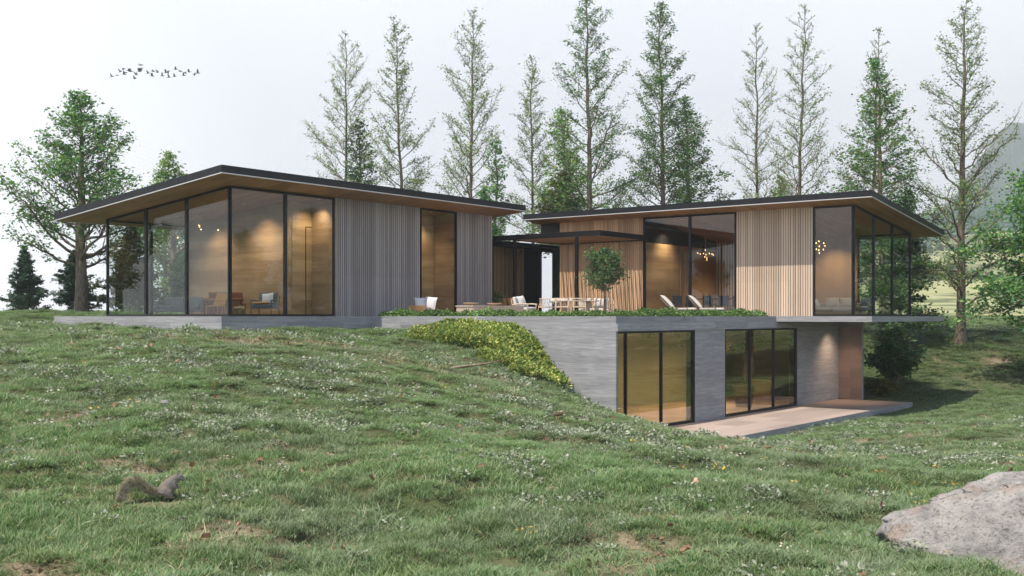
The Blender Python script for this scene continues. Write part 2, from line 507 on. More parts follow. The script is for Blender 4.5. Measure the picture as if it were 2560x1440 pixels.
# ------------------------------------------------------------------ terrain
def P(u, v, z):
    p = hw(u, v); return (p.x, p.y, z)
CP = [(0, 3, -1.66), (0, 7, -1.57), (-3, 9, -1.53), (4, 7.5, -1.56), (-7, 6, -1.5), (7, 6, -1.64), (-8, 0, -1.6), (8, 0, -1.75), (0, -5, -1.8),
      (0, 12, -1.50), (0, 17, -1.60), (0, 22, -1.72), (1, 27, -2.05),
      (3, 13, -1.85), (4, 20, -2.45), (5, 26, -3.10),
      (5, 12, -1.85), (8, 20, -2.60), (11, 30, -3.35), (15, 40, -3.78),
      (8, 15, -2.05), (14, 30, -3.05), (21, 45, -3.45), (26, 50, -3.3), (19, 50.5, -3.62), (21, 55, -2.4), (23.8, 58, -1.38), (30, 58, -1.3), (28, 70, -0.35), (35, 90, -0.05), (20, 62, -1.0),
      (-2.5, 12, -1.38), (-4, 20, -0.98), (-5, 28, -0.68), (-7, 35.8, -0.53),
      (-9.24, 34.9, -0.53), (-13, 37.8, -0.40), (-17.1, 40.9, -0.29), (-5.5, 16, -1.18),
      (-8, 12, -1.28), (-11, 25, -0.66), (-18.6, 40, -0.25), (-25, 55, 0.06), (-20, 56, 0.07), (-40, 55, 0.1), (-16, 25, -0.6), (-25, 35, -0.2), (-20, 10, -1.2),
      P(0, 10.53, -.50), P(0, 7, -.50), P(0, 4.7, -.50), P(0, 3.8, -.47), P(0, 3.2, -.80), P(0, 2.9, -1.12), P(0, 2.26, -1.95), P(0, 1.49, -2.46), P(0, .89, -2.75), P(0, 0, -3.06),
      P(-1.5, 3.6, -.62), P(-1.5, 2.0, -1.75), P(-3, 3.6, -.82), P(-3, 1.6, -1.70), P(-3, 0, -2.35), P(-6, 3, -1.05), P(-6, 0, -1.70), P(-3, 7, -.56), P(-6, 7, -.66), P(-3, 10.4, -.54),
      P(1.2, 0, -3.36), P(2.45, 0, -3.66), P(1.6, -1.6, -3.66), P(.81, -3.2, -3.66), P(0, -1.5, -3.28), P(0, -3.2, -3.52), P(1.5, -4.2, -3.72), P(4, -4, -3.84), P(8, -3.5, -3.86), P(12, -3.5, -3.88), P(18.6, -3.3, -3.86), P(4, -1.5, -3.84), P(12, -1.5, -3.9), P(20, -1, -3.65), P(21, 3, -2.9), P(22, 8, -1.2),
      P(25, 12, -.4), P(10, 25, 0), P(-5, 25, .05), P(10, 12, -.6), P(18, 18, -.1), (0, 75, 0), (-30, 70, 0), (45, 75, -.2), (55, 50, -1.5), (40, 30, -3.0), (30, 15, -2.6), (-45, 30, -.2)]
CPa = np.array(CP, float)
def _tps(r2): return 0.5 * r2 * np.log(r2 + 1e-9)
_d = ((CPa[:, None, :2] - CPa[None, :, :2]) ** 2).sum(-1)
_n = len(CP)
_A = np.zeros((_n+3, _n+3)); _A[:_n, :_n] = _tps(_d) + np.eye(_n) * 0.15
_A[:_n, _n] = 1; _A[:_n, _n+1:] = CPa[:, :2]; _A[_n, :_n] = 1; _A[_n+1:, :_n] = CPa[:, :2].T
_w = np.linalg.solve(_A, np.concatenate([CPa[:, 2], [0, 0, 0]]))
def h_near(x, y):
    out = np.zeros(x.shape)
    for i in range(_n):
        out += _w[i] * _tps((x - CPa[i, 0])**2 + (y - CPa[i, 1])**2)
    return out + _w[_n] + _w[_n+1]*x + _w[_n+2]*y
def bare_mask(x, y):
    """worn, dry patches in the turf"""
    n1 = fbm(x*0.42+11, y*0.42+5, 3, 4); n2 = fbm(x*1.9, y*1.9, 9, 3)
    b = 0.85*sstep(0.62, 0.72, n1*0.6 + n2*0.4)
    for (cx, cy, rx, ry, s) in ((-3.8, 9.0, 1.6, .55, .9), (-3.4, 10.4, 2.2, .5, .8), (-.35, 9.6, 1.0, .35, .8), (1.3, 8.3, .7, .25, 1.), (.75, 7.6, .45, .14, .8), (1.25, 6.9, .4, .16, .8),
                               (-6.2, 27.5, 2.6, 1.1, 1.), (-2.35, 31.5, .95, .55, 2.2), (-1.9, 25.5, 1.4, 1.2, .8), (-.6, 22.0, 1.1, .7, .9), (10.5, 30.5, 2.4, .9, 1.1), (23, 51, 2.5, 1.0, .7), (-4.3, 7.5, .9, .3, .9), (2.5, 18, 1.1, .4, .7), (-.2, 14.5, .8, .3, .6)):
        q = ((x-cx)/rx)**2 + ((y-cy)/ry)**2
        b = np.maximum(b, .9*s*np.exp(-q*1.1) * sstep(.40, .66, n2*.75+n1*.25+.10))
    return np.clip(b, 0, 1)
def to_uv(x, y):
    dx = x-HO.x; dy = y-HO.y
    c, s = math.cos(TH), math.sin(TH)
    return dx*c+dy*s, -dx*s+dy*c
def ground_raw(x, y):
    x = np.asarray(x, float); y = np.asarray(y, float)
    d = np.hypot(x, y-40)
    w = 1 - sstep(62, 125, d)
    hn = h_near(np.clip(x, -75, 85), np.clip(y, -25, 120))
    k = x / np.maximum(y, 20)
    r = sstep(0.08, 0.30, k)
    Yc = np.maximum(y, 0)
    rise = 0.05 + 0.000105*np.maximum(Yc-70, 0)**2 * np.clip(600/np.maximum(Yc, 600), 0, 1)
    hf = r*rise + (1-r)*(-0.045*np.maximum(d-58, 0))
    hf = hf + r*fbm(x*0.012, y*0.012, 41, 3)*sstep(120, 400, Yc)*12
    # the wooded mountain on the right
    ridge = sstep(0.335, 0.475, k)*sstep(-0.2, 0.1, 1.6-k)
    mt = sstep(420, 1750, Yc)*(1-0.8*sstep(1900, 3000, Yc))
    mnt = ridge*mt*(105 + 330*(fbm(x*0.0034+7, y*0.0026, 77, 4)-0.5)) + 60*ridge*mt*fbm(x*0.009, y*0.009, 78, 3)
    mnt = mnt - 40*ridge*mt
    return w*hn + (1-w)*(hf+mnt)
def ground(x, y):
    x = np.asarray(x, float); y = np.asarray(y, float)
    h = ground_raw(x, y)
    u, v = to_uv(x, y)
    # little mounds and tussocks in the turf
    du = np.maximum(np.maximum(-u, u-21), 0); dv = np.maximum(np.maximum(-3.4-v, v-20.5), 0)
    far = sstep(0.05, 1.2, np.hypot(du, dv))
    m = (fbm(x*0.62, y*0.62, 5, 3)-0.5)*0.20 + (fbm(x*1.5, y*1.5, 6, 3)-0.5)*0.14 + 0.10*sstep(.50, .60, fbm(x*1.1+20, y*1.1, 7, 3)) - .03
    m = m*(1-.9*np.exp(-(((x+2.95)/.75)**2+((y-8.95)/.55)**2)))*(.35+.65*sstep(.5, 5, np.hypot(du, dv)))
    h = h + far*m*(1-sstep(70, 130, np.hypot(x, y)))
    h = h - 0.05*bare_mask(x, y)*far
    ins = (u > 0.015) & (u < 18.9) & (v > 0.015) & (v < 20.2)
    h = np.where(ins, np.minimum(h, -4.3), h)
    ins2 = (u > -6.6) & (u <= 0.015) & (v > 10.7) & (v < 20.2)
    h = np.where(ins2, np.minimum(h, -0.75), h)
    dk = (u > 2.6) & (u < 18.45) & (v > -3.15) & (v <= 0.015)
    h = np.where(dk, np.minimum(h, -3.78), h)
    return h
def gz(x, y): return float(ground(np.array([x]), np.array([y]))[0])

def axis(c, a, lo, hi, step, cuts):
    t0, t1 = math.asinh((lo-c)/a), math.asinh((hi-c)/a)
    n = int((t1-t0)/(step/a))
    g = c + a*np.sinh(np.linspace(t0, t1, n))
    for q in cuts:
        g = g[np.abs(g-q) > 0.03]
    return np.sort(np.concatenate([g, cuts]))
gu = axis(-14.0, 14.0, -2600, 3400, 0.17, [-0.005, 0.02, 18.48, 18.9, 2.58, -6.62, -6.6])
gv = axis(-10.0, 13.0, -2600, 3400, 0.17, [-0.005, 0.02, -3.17, -3.14, 10.69, 10.71, 20.2])
U, V = np.meshgrid(gu, gv)
c_, s_ = math.cos(TH), math.sin(TH)
GX = HO.x + U*c_ - V*s_; GY = HO.y + U*s_ + V*c_
GZ = ground(GX.ravel(), GY.ravel())
verts = np.stack([GX.ravel(), GY.ravel(), GZ], 1)
nu, nv = len(gu), len(gv)
idx = np.arange(nu*nv).reshape(nv, nu)
quads = np.stack([idx[:-1, :-1], idx[:-1, 1:], idx[1:, 1:], idx[1:, :-1]], -1).reshape(-1)

m = NT('turf_ground')
vw = m.coord('World')
at = m.n('Attribute'); at.attribute_name = 'bare'
n1 = m.noise(vw, 0.5, 5); n2 = m.noise(vw, 5.0, 5, 0.65); n3 = m.noise(vw, 40, 3, 0.7)
grassc = m.mix(m.ramp(n1, [(0.35, 0.0), (0.65, 1.0)]), (0.058, 0.078, 0.034), (0.090, 0.098, 0.052))
grassc = m.mix(m.ramp(n2, [(0.4, 0.0), (0.7, 0.6)]), grassc, (0.040, 0.046, 0.022))
n4 = m.noise(vw, 14.0, 6, 0.75)
soil = m.mix(m.ramp(n4, [(0.35, 0.0), (0.65, 1.0)]), (0.12, 0.085, 0.06), (0.34, 0.28, 0.215))
soil = m.mix(m.ramp(n3, [(0.5, 0.0), (0.75, 0.8)]), soil, (0.10, 0.07, 0.05))
col = m.mix(m.math('MULTIPLY', at.outputs['Fac'], 0.9), grassc, soil)
# far meadow is pale and dry, the mountain wooded
at2 = m.n('Attribute'); at2.attribute_name = 'far'
mead = m.mix(m.noise(vw, 0.05, 6, 0.65), (0.24, 0.27, 0.13), (0.38, 0.38, 0.22))
mead = m.mix(m.ramp(m.noise(vw, 0.035, 5, 0.7), [(0.52, 0.0), (0.60, 0.75)]), mead, (0.06, 0.09, 0.035))
col = m.mix(at2.outputs['Fac'], col, mead)
at3 = m.n('Attribute'); at3.attribute_name = 'wood'
col = m.mix(at3.outputs['Fac'], col, m.mix(m.noise(vw, 0.02, 6, 0.7), (0.02, 0.045, 0.025), (0.09, 0.11, 0.05)))
M['turf'] = m.done(m.bsdf(col, 0.95, 0, m.bump(m.mix(0.5, n2, n3), 0.5, 0.03), 0.1))
terrain = np_mesh('ground', verts, quads, 4, M['turf'], smooth=True)
terrain['kind'] = 'structure'
def attr(me, name, arr):
    a = me.attributes.new(name, 'FLOAT', 'POINT'); a.data.foreach_set('value', np.asarray(arr, np.float32))
xr, yr = verts[:, 0], verts[:, 1]
ds = np.hypot(xr, yr-20)
attr(terrain.data, 'bare', bare_mask(xr, yr)*(1-sstep(70, 110, ds)))
attr(terrain.data, 'far', sstep(62-10*sstep(.25, .4, xr/np.maximum(yr, 1)), 105-32*sstep(.25, .4, xr/np.maximum(yr, 1)), ds))
attr(terrain.data, 'wood', sstep(560, 860, yr + 260*(fbm(xr*.01, yr*.01, 91, 3)-.5))*sstep(.2, .3, xr/np.maximum(yr, 1)))

# ------------------------------------------------------------------ house
HOUSE_ROT = TH
def house_thing(name, label, cat):
    return thing(name, label, cat, HO, HOUSE_ROT)

def window(par, a, b, z0, za, zb_, fw=0.055, dep=0.10, glass='glass', base=0.07, head=0.07, off=0.0):
    """one glazed bay from a=(u,v) to b=(u,v); sloping head za..zb_; frame with a pane in it"""
    a = Vector((a[0], a[1], 0)); b = Vector((b[0], b[1], 0))
    d = (b-a); ln = d.length; d.normalize()
    nrm = Vector((d.y, -d.x, 0))
    def pt(s, z, o): return a + d*s + nrm*o + Vector((0, 0, z))
    def top(s): return za + (zb_-za)*s/ln
    mb = MB()
    o0, o1 = -dep/2+off, dep/2+off
    def bar(q): mb.prism([pt(s, z, o0) for s, z in q], [pt(s, z, o1) for s, z in q])
    bar([(0, z0), (fw, z0), (fw, top(fw)), (0, top(0))])
    bar([(ln-fw, z0), (ln, z0), (ln, top(ln)), (ln-fw, top(ln-fw))])
    bar([(fw, z0), (ln-fw, z0), (ln-fw, z0+base), (fw, z0+base)])
    bar([(fw, top(fw)-head), (ln-fw, top(ln-fw)-head), (ln-fw, top(ln-fw)), (fw, top(fw))])
    f = mb.build('window', M['frame'], par)
    g = MB()
    q = [(fw-.01, z0+base-.01), (ln-fw+.01, z0+base-.01), (ln-fw+.01, top(ln-fw)-head+.01), (fw-.01, top(fw)-head+.01)]
    g.prism([pt(s, z, off-.008) for s, z in q], [pt(s, z, off+.008) for s, z in q])
    g.build('pane', M[glass], f)
    return f

def slat_wall(par, a, b, z0, topf, period, sw, sd, mat, back=0.12, name='slatted_wall', side=1):
    """vertical battens on a dark backing; a, b house coordinates; outer face of battens on the line"""
    a = Vector((a[0], a[1], 0)); b = Vector((b[0], b[1], 0))
    d = b-a; ln = d.length; d.normalize(); nrm = Vector((d.y, -d.x, 0))*side
    mb = MB()
    n = max(1, round(ln/period)); p = ln/n
    rng = random.Random(int(ln*1000))
    for i in range(n):
        s0 = i*p+(p-sw)/2; s1 = s0+sw; o = -rng.uniform(0, .006)
        q = [a+d*s0+nrm*o, a+d*s1+nrm*o, a+d*s1-nrm*sd, a+d*s0-nrm*sd]
        mb.prism([x+Vector((0, 0, z0)) for x in q], [x+Vector((0, 0, topf(x.x, x.y))) for x in q])
    mb.m = 1
    q = [a-nrm*sd, b-nrm*sd, b-nrm*(sd+back), a-nrm*(sd+back)]
    mb.prism([x+Vector((0, 0, z0)) for x in q], [x+Vector((0, 0, topf(x.x, x.y))) for x in q])
    return mb.build(name, [M[mat], M['back']], par)

def wall(par, name, u0, u1, v0, v1, z0, topf, mat, **kw):
    q = [(u0, v0), (u1, v0), (u1, v1), (u0, v1)]
    mb = MB()
    mb.hexa([Vector((u, v, z0)) for u, v in q], [Vector((u, v, topf(u, v))) for u, v in q])
    return mb.build(name, M[mat], par, **kw)

def roof_set(par, u0, u1, v0, v1, zf, th, soffit):
    rect = [(u0, v0), (u1, v0), (u1, v1), (u0, v1)]
    mb = MB()
    mb.hexa([Vector((u, v, zf(u, v))) for u, v in rect], [Vector((u, v, zf(u, v)+th)) for u, v in rect])
    # upright seams of the zinc fascia
    for k in range(int((u1-u0)/.42)):
        u = u0+.2+k*.42
        for v, o in ((v0, -.004), (v1, .004)):
            mb.hexa([Vector((u+i, v+j, zf(u, v)+.004)) for i, j in ((0, min(o, 0)), (.012, min(o, 0)), (.012, max(o, 0)), (0, max(o, 0)))],
                    [Vector((u+i, v+j, zf(u, v)+th-.004)) for i, j in ((0, min(o, 0)), (.012, min(o, 0)), (.012, max(o, 0)), (0, max(o, 0)))])
    for k in range(int((v1-v0)/.42)):
        v = v0+.2+k*.42
        for u, o in ((u0, -.004), (u1, .004)):
            mb.hexa([Vector((u+i, v+j, zf(u, v)+.02)) for i, j in ((min(o, 0), 0), (max(o, 0), 0), (max(o, 0), .012), (min(o, 0), .012))],
                    [Vector((u+i, v+j, zf(u, v)+th-.02)) for i, j in ((min(o, 0), 0), (max(o, 0), 0), (max(o, 0), .012), (min(o, 0), .012))])
    r = mb.build('roof', M['metal'], par)
    s = MB(); i = .045
    q = [(u0+i, v0+i), (u1-i, v0+i), (u1-i, v1-i), (u0+i, v1-i)]
    s.hexa([Vector((u, v, zf(u, v)-.032)) for u, v in q], [Vector((u, v, zf(u, v)-.003)) for u, v in q])
    s.build('soffit', M[soffit], r)
    t = MB(); w = .028; o = .003
    for (a, b, c, d) in ((u0-o, u1+o, v0-o, v0+w), (u0-o, u1+o, v1-w, v1+o), (u0-o, u0+w, v0+w, v1-w), (u1-w, u1+o, v0+w, v1-w)):
        q = [(a, c), (b, c), (b, d), (a, d)]
        t.hexa([Vector((u, v, zf(u, v)-.034)) for u, v in q], [Vector((u, v, zf(u, v)-.002)) for u, v in q])
    t.build('drip_edge', M['trim'], r)
    return r

# ---- west pavilion with the big glazed corner
lp = house_thing('house_pavilion', 'glazed timber pavilion with rising black roof beside the three small conifers', 'house')
zl = lambda u, v: 4.59-.1017*(v-10.53)
zlw = lambda u, v: zl(u, v)-.034
mb = MB(); mb.box(-6.74, -.002, 10.53, 20.41, -.9, -.004); mb.box(.002, 9.3, 10.55, 20.41, -.9, -.010)
mb.build('floor_slab', M['concrete'], lp)
mb = MB(); mb.box(-5.1, 8.8, 12.2, 19.2, -.008, .012); mb.build('floor', M['floor'], lp)
roof_set(lp, -6.74, 9.44, 10.53, 20.41, zl, .24, 'soffit_v')
F = 12.03
for a, b in (((-5.24, F), (-2.82, F)), ((-2.82, F), (-.47, F))):
    window(lp, a, b, 0, zlw(0, F)-.01, zlw(0, F)-.01)
slat_wall(lp, (-.40, F-.03), (4.25, F-.03), -.002, zlw, .112, .074, .045, 'slat')
window(lp, (4.27, F), (6.52, F), 0, zlw(0, F)-.01, zlw(0, F)-.01)
slat_wall(lp, (6.56, F-.03), (8.96, F-.03), -.002, zlw, .112, .074, .045, 'slat')
slat_wall(lp, (8.96, F-.02), (8.96, 19.3), -.002, zlw, .155, .085, .055, 'slat_v')
wall(lp, 'jamb', -.465, -.405, F-.05, F+1.22, 0, zlw, 'plank_y')
wall(lp, 'jamb', 4.20, 4.262, F+.08, F+1.22, 0, zlw, 'plank_y')
wall(lp, 'jamb', 6.53, 6.60, F+.08, F+1.22, 0, zlw, 'plank_y')
for v0, v1 in ((F, 14.40), (14.40, 16.81), (16.81, 19.3)):
    window(lp, (-5.24, v1), (-5.24, v0), 0, zlw(0, v1)-.01, zlw(0, v0)-.01)
for u0, u1 in ((-5.24, -3.34), (-3.34, -1.66)):
    window(lp, (u1, 19.3), (u0, 19.3), 0, zlw(0, 19.3)-.02, zlw(0, 19.3)-.02)
wall(lp, 'inner_wall', -1.61, -1.41, 13.3, 19.25, .012, zlw, 'plank_y')
wall(lp, 'inner_wall', -1.405, 8.8, 13.28, 13.45, .012, zlw, 'plank_x')
wall(lp, 'back_wall', -1.6, 8.9, 19.26, 19.4, 0, zlw, 'plank_x')
mb = MB(); mb.box(-.735, .45, 13.262, 13.278, .014, 3.35)
dr = mb.build('door', M['plank_x'], lp)
mb = MB(); mb.box(-.76, -.737, 13.255, 13.28, .014, 3.375); mb.box(-.737, .45, 13.255, 13.28, 3.352, 3.375); mb.build('door_frame', M['black'], dr)

# ---- east pavilion
rp = house_thing('house_pavilion', 'timber pavilion with black roof cantilevered over the paved lower deck', 'house')
zr = lambda u, v: 4.48-.103*(u-11.83)
zrw = lambda u, v: zr(u, v)-.034
mb = MB(); mb.box(11.83, 20.97, -3.81, 12.46, -.215, .0); mb.build('floor_slab', M['concrete'], rp)
mb = MB(); mb.box(13.1, 19.7, -2.55, 11.0, .001, .014); mb.build('floor', M['floor'], rp)
roof_set(rp, 11.83, 20.97, -3.81, 12.46, zr, .235, 'soffit_u')
E = 12.95
window(rp, (E, -1.09), (E, -2.69), .002, zrw(E, 0)-.01, zrw(E, 0)-.01)
slat_wall(rp, (E-.03, 2.24), (E-.03, -1.07), .001, zrw, .104, .078, .035, 'slat_v')
for v0, v1 in ((2.26, 4.40), (4.40, 6.66)):
    window(rp, (E, v1), (E, v0), .002, zrw(E, 0)-.01, zrw(E, 0)-.01)
slat_wall(rp, (E-.03, 11.17), (E-.03, 6.70), .001, zrw, .10, .076, .035, 'slat_h')
wall(rp, 'end_wall', E+.15, 19.8, 11.03, 11.17, .001, zrw, 'black')
wall(rp, 'clerestory_panel', E+.05, 19.8, 11.18, 12.30, 3.75, zrw, 'black')
for u0, u1 in ((E, 15.2), (15.2, 17.45), (17.45, 19.8)):
    window(rp, (u0, -2.69), (u1, -2.69), .002, zrw(u0, 0)-.01, zrw(u1, 0)-.01)
window(rp, (19.8, -2.69), (19.8, -.40), .002, zrw(19.8, 0)-.01, zrw(19.8, 0)-.01)
wall(rp, 'back_wall', 19.75, 19.92, -.37, 5.55, .014, zrw, 'ply')
slat_wall(rp, (19.74, 8.45), (19.74, 2.3), .014, zrw, .15, .09, .05, 'slat_h', name='inner_slats')
wall(rp, 'back_wall', 19.85, 19.95, 5.56, 8.45, .014, zrw, 'ply')
wall(rp, 'back_wall', 19.75, 19.92, 8.85, 11.0, .014, zrw, 'ply')
wall(rp, 'partition', 13.1, 19.7, 2.02, 2.16, .014, zrw, 'ply')
flat = lambda z: (lambda u, v: z)
wall(rp, 'inner_wall', 13.05, 16.04, 6.61, 6.73, .014, flat(3.25), 'plank_x')
wall(rp, 'inner_wall', 16.16, 19.72, 6.61, 6.73, .014, flat(3.25), 'ply')
wall(rp, 'clerestory', 13.05, 19.72, 6.63, 6.75, 3.252, zrw, 'black')
mb = MB(); mb.box(16.041, 16.159, 6.66, 6.68, .014, 3.25); mb.build('slit_window', M['glass'], rp)

# ---- garden storey under the terrace
ls = house_thing('garden_storey', 'grey concrete lower storey with bronze tinted sliding windows', 'building')
mb = MB()
mb.box(0, .40, .35, 10.53, -4.6, 0)                       # flank wall against the bank
mb.box(0, .10, .0, .35, -4.6, -.47)
mb.box(0, 11.828, 0, .35, -.47, 0)                        # parapet band
mb.box(11.828, 18.5, .0, .35, -.47, -.22)
mb.build('outer_wall', M['concrete'], ls)
mb = MB(); mb.box(5.13, 7.40, .0, .35, -3.655, -.472); mb.build('pillar', M['concrete'], ls)
mb = MB(); mb.box(13.92, 18.5, .002, .35, -3.655, -.472); mb.build('niche_wall', M['concrete'], ls)
mb = MB(); mb.box(18.5, 18.7, -1.03, .35, -4.2, -.22); rw = mb.build('return_wall', M['concrete'], ls)
mb = MB(); mb.box(18.484, 18.497, -1.02, -.004, -3.655, -.475); mb.build('glow_tinted_panel', M['glow_tinted_panel'], rw)  # added board sheet; its colour stands in for warm light on the wall
mb = MB(); mb.box(.004, 18.498, -.06, -.002, -.47, -.245); mb.build('ledge', M['concrete'], ls)
for u0, u1 in ((.105, .655), (.655, 2.88), (2.88, 5.05)):
    window(ls, (u0, .065), (u1, .065), -3.655, -.475, -.475, glass='glass_y', dep=.10, base=.09, fw=.034)
for u0, u1 in ((7.48, 9.55), (9.55, 11.71), (11.71, 13.84)):
    window(ls, (u0, .065), (u1, .065), -3.655, -.475, -.475, glass='glass_y', dep=.10, base=.09, fw=.034)
for u in (5.055, 13.845): 
    mb = MB(); mb.box(u, u+.07, .008, .30, -3.655, -.475); mb.build('jamb', M['frame'], ls)
mb = MB(); mb.box(7.405, 7.475, .008, .30, -3.655, -.475); mb.build('jamb', M['frame'], ls)
mb = MB(); mb.box(.41, 18.4, .36, 6.0, -3.9, -3.66); mb.build('floor', M['floor_pale'], ls)
mb = MB(); mb.box(.41, 18.6, 5.0, 5.2, -3.658, -.30); mb.box(.41, .6, .36, 5.0, -3.658, -.30); mb.box(18.2, 18.38, .36, 5.0, -3.658, -.30); mb.build('inner_wall', M['plaster'], ls)
mb = MB(); mb.box(.40, 18.4, .352, 6.0, -.40, -.10); mb.build('ceiling', M['plaster'], ls)
mb = MB(); mb.box(.402, 11.826, .352, 10.52, -.098, -.05); mb.box(8.965, 12.93, 10.56, 16, -.098, -.03); mb.build('terrace_floor', M['deck'], ls)

deck = house_thing('paved_deck', 'pinkish stone deck in front of the lower storey windows', 'deck')
mb = MB(); mb.box(-.3, 18.5, -3.2, -.003, -4.02, -3.66); mb.build('paving', M['deck'], deck)
mb = MB(); mb.box(-.3, 18.5, -3.212, -3.203, -4.02, -3.665); mb.box(18.502, 18.512, -3.2, -1.05, -4.02, -3.665); mb.build('edging', M['concrete'], deck)

# ---- link between the pavilions
lk = house_thing('link_corridor', 'dark glazed link with timber slats between the pavilions', 'building')
mb = MB(); mb.box(8.98, 16.5, 13.3, 16.2, 3.36, 3.50); mb.build('roof', M['metal'], lk)
slat_wall(lk, (9.0, 14.35), (14.45, 14.35), -.03, flat(3.36), .16, .11, .05, 'slat_h')
for u0, u1 in ((9.0, 10.8), (10.8, 12.6), (12.6, 14.45)):
    window(lk, (u0, 13.5), (u1, 13.5), -.03, 3.34, 3.34, head=.12)
mb = MB(); mb.box(14.45, 14.62, 13.42, 14.4, -.03, 3.355); mb.box(15.74, 16.5, 13.42, 13.6, -.03, 3.355); mb.box(14.62, 15.74, 13.42, 13.56, 3.15, 3.355); mb.build('door_frame', M['frame'], lk)

# ---- pergola
pg = house_thing('pergola', 'black pergola with timber slat ceiling over the terrace', 'pergola')
z0, z1 = 3.31, 3.53
mb = MB()
mb.box(9.0, 9.09, 6.41, 12.0, z0, z1); mb.box(9.09, 12.90, 6.41, 6.50, z0, z1); mb.box(9.09, 12.90, 11.1, 11.18, z0, z1); mb.box(12.82, 12.90, 6.50, 11.1, z0, z1)
mb.build('beam_frame', M['frame'], pg, bevel=.004)
mb = MB()
v = 6.62
while v < 11.0:
    mb.box(9.092, 12.818, v, v+.05, z0+.03, z0+.13); v += .205
mb.build('ceiling_slats', M['soffit_u'], pg)
for v in (7.6, 10.84):
    mb = MB(); mb.box(9.0, 9.12, v-.06, v+.06, -.05, z0-.001); mb.build('post', M['frame'], pg, bevel=.004)
# ------------------------------------------------------------------ trees
def leaf_mesh(name, pts, size, mat, parent, rs, stretch=1.9, flat=0.35, jit=0.5):
    """many small pointed leaves at pts, each its own island"""
    n = len(pts)
    d = rs.normal(size=(n, 3)); d[:, 2] *= flat; d[:, 2] -= 0.15
    d /= np.linalg.norm(d, axis=1)[:, None]
    r = rs.normal(size=(n, 3)); r -= (r*d).sum(1)[:, None]*d
    r /= np.linalg.norm(r, axis=1)[:, None]
    up = np.cross(d, r)
    sz = size*(1 + jit*(rs.rand(n)-.5)*2)[:, None]
    a = pts; b = pts + d*sz*stretch*.5 + r*sz*.5 + up*sz*.08; c = pts + d*sz*stretch; e = pts + d*sz*stretch*.5 - r*sz*.5 + up*sz*.08
    v = np.stack([a, b, c, e], 1).reshape(-1, 3)
    return np_mesh(name, v, np.arange(4*n), 4, mat, parent)

class Tubes:
    """many tapered branches collected with numpy"""
    def __init__(s): s.v = []; s.q = []; s.nv = 0
    def add(s, pts, rads, n):
        pts = np.asarray(pts, float); k = len(pts)
        t = np.gradient(pts, axis=0); t /= np.linalg.norm(t, axis=1)[:, None] + 1e-9
        ref = np.array([0.0, 0, 1]) if abs(t[0, 2]) < 0.9 else np.array([1.0, 0, 0])
        a = np.cross(t, ref); a /= np.linalg.norm(a, axis=1)[:, None] + 1e-9
        b = np.cross(t, a)
        th = np.arange(n)*2*PI/n
        ring = pts[:, None, :] + (a[:, None, :]*np.cos(th)[None, :, None] + b[:, None, :]*np.sin(th)[None, :, None])*np.asarray(rads)[:, None, None]
        s.v.append(ring.reshape(-1, 3))
        i = np.arange(k-1)[:, None]*n; j = np.arange(n)[None, :]; j2 = (j+1) % n
        q = np.stack([i+j, i+j2, i+n+j2, i+n+j], -1).reshape(-1) + s.nv
        s.q.append(q); s.nv += k*n
    def build(s, name, mat, parent):
        return np_mesh(name, np.concatenate(s.v), np.concatenate(s.q), 4, mat, parent, smooth=True)

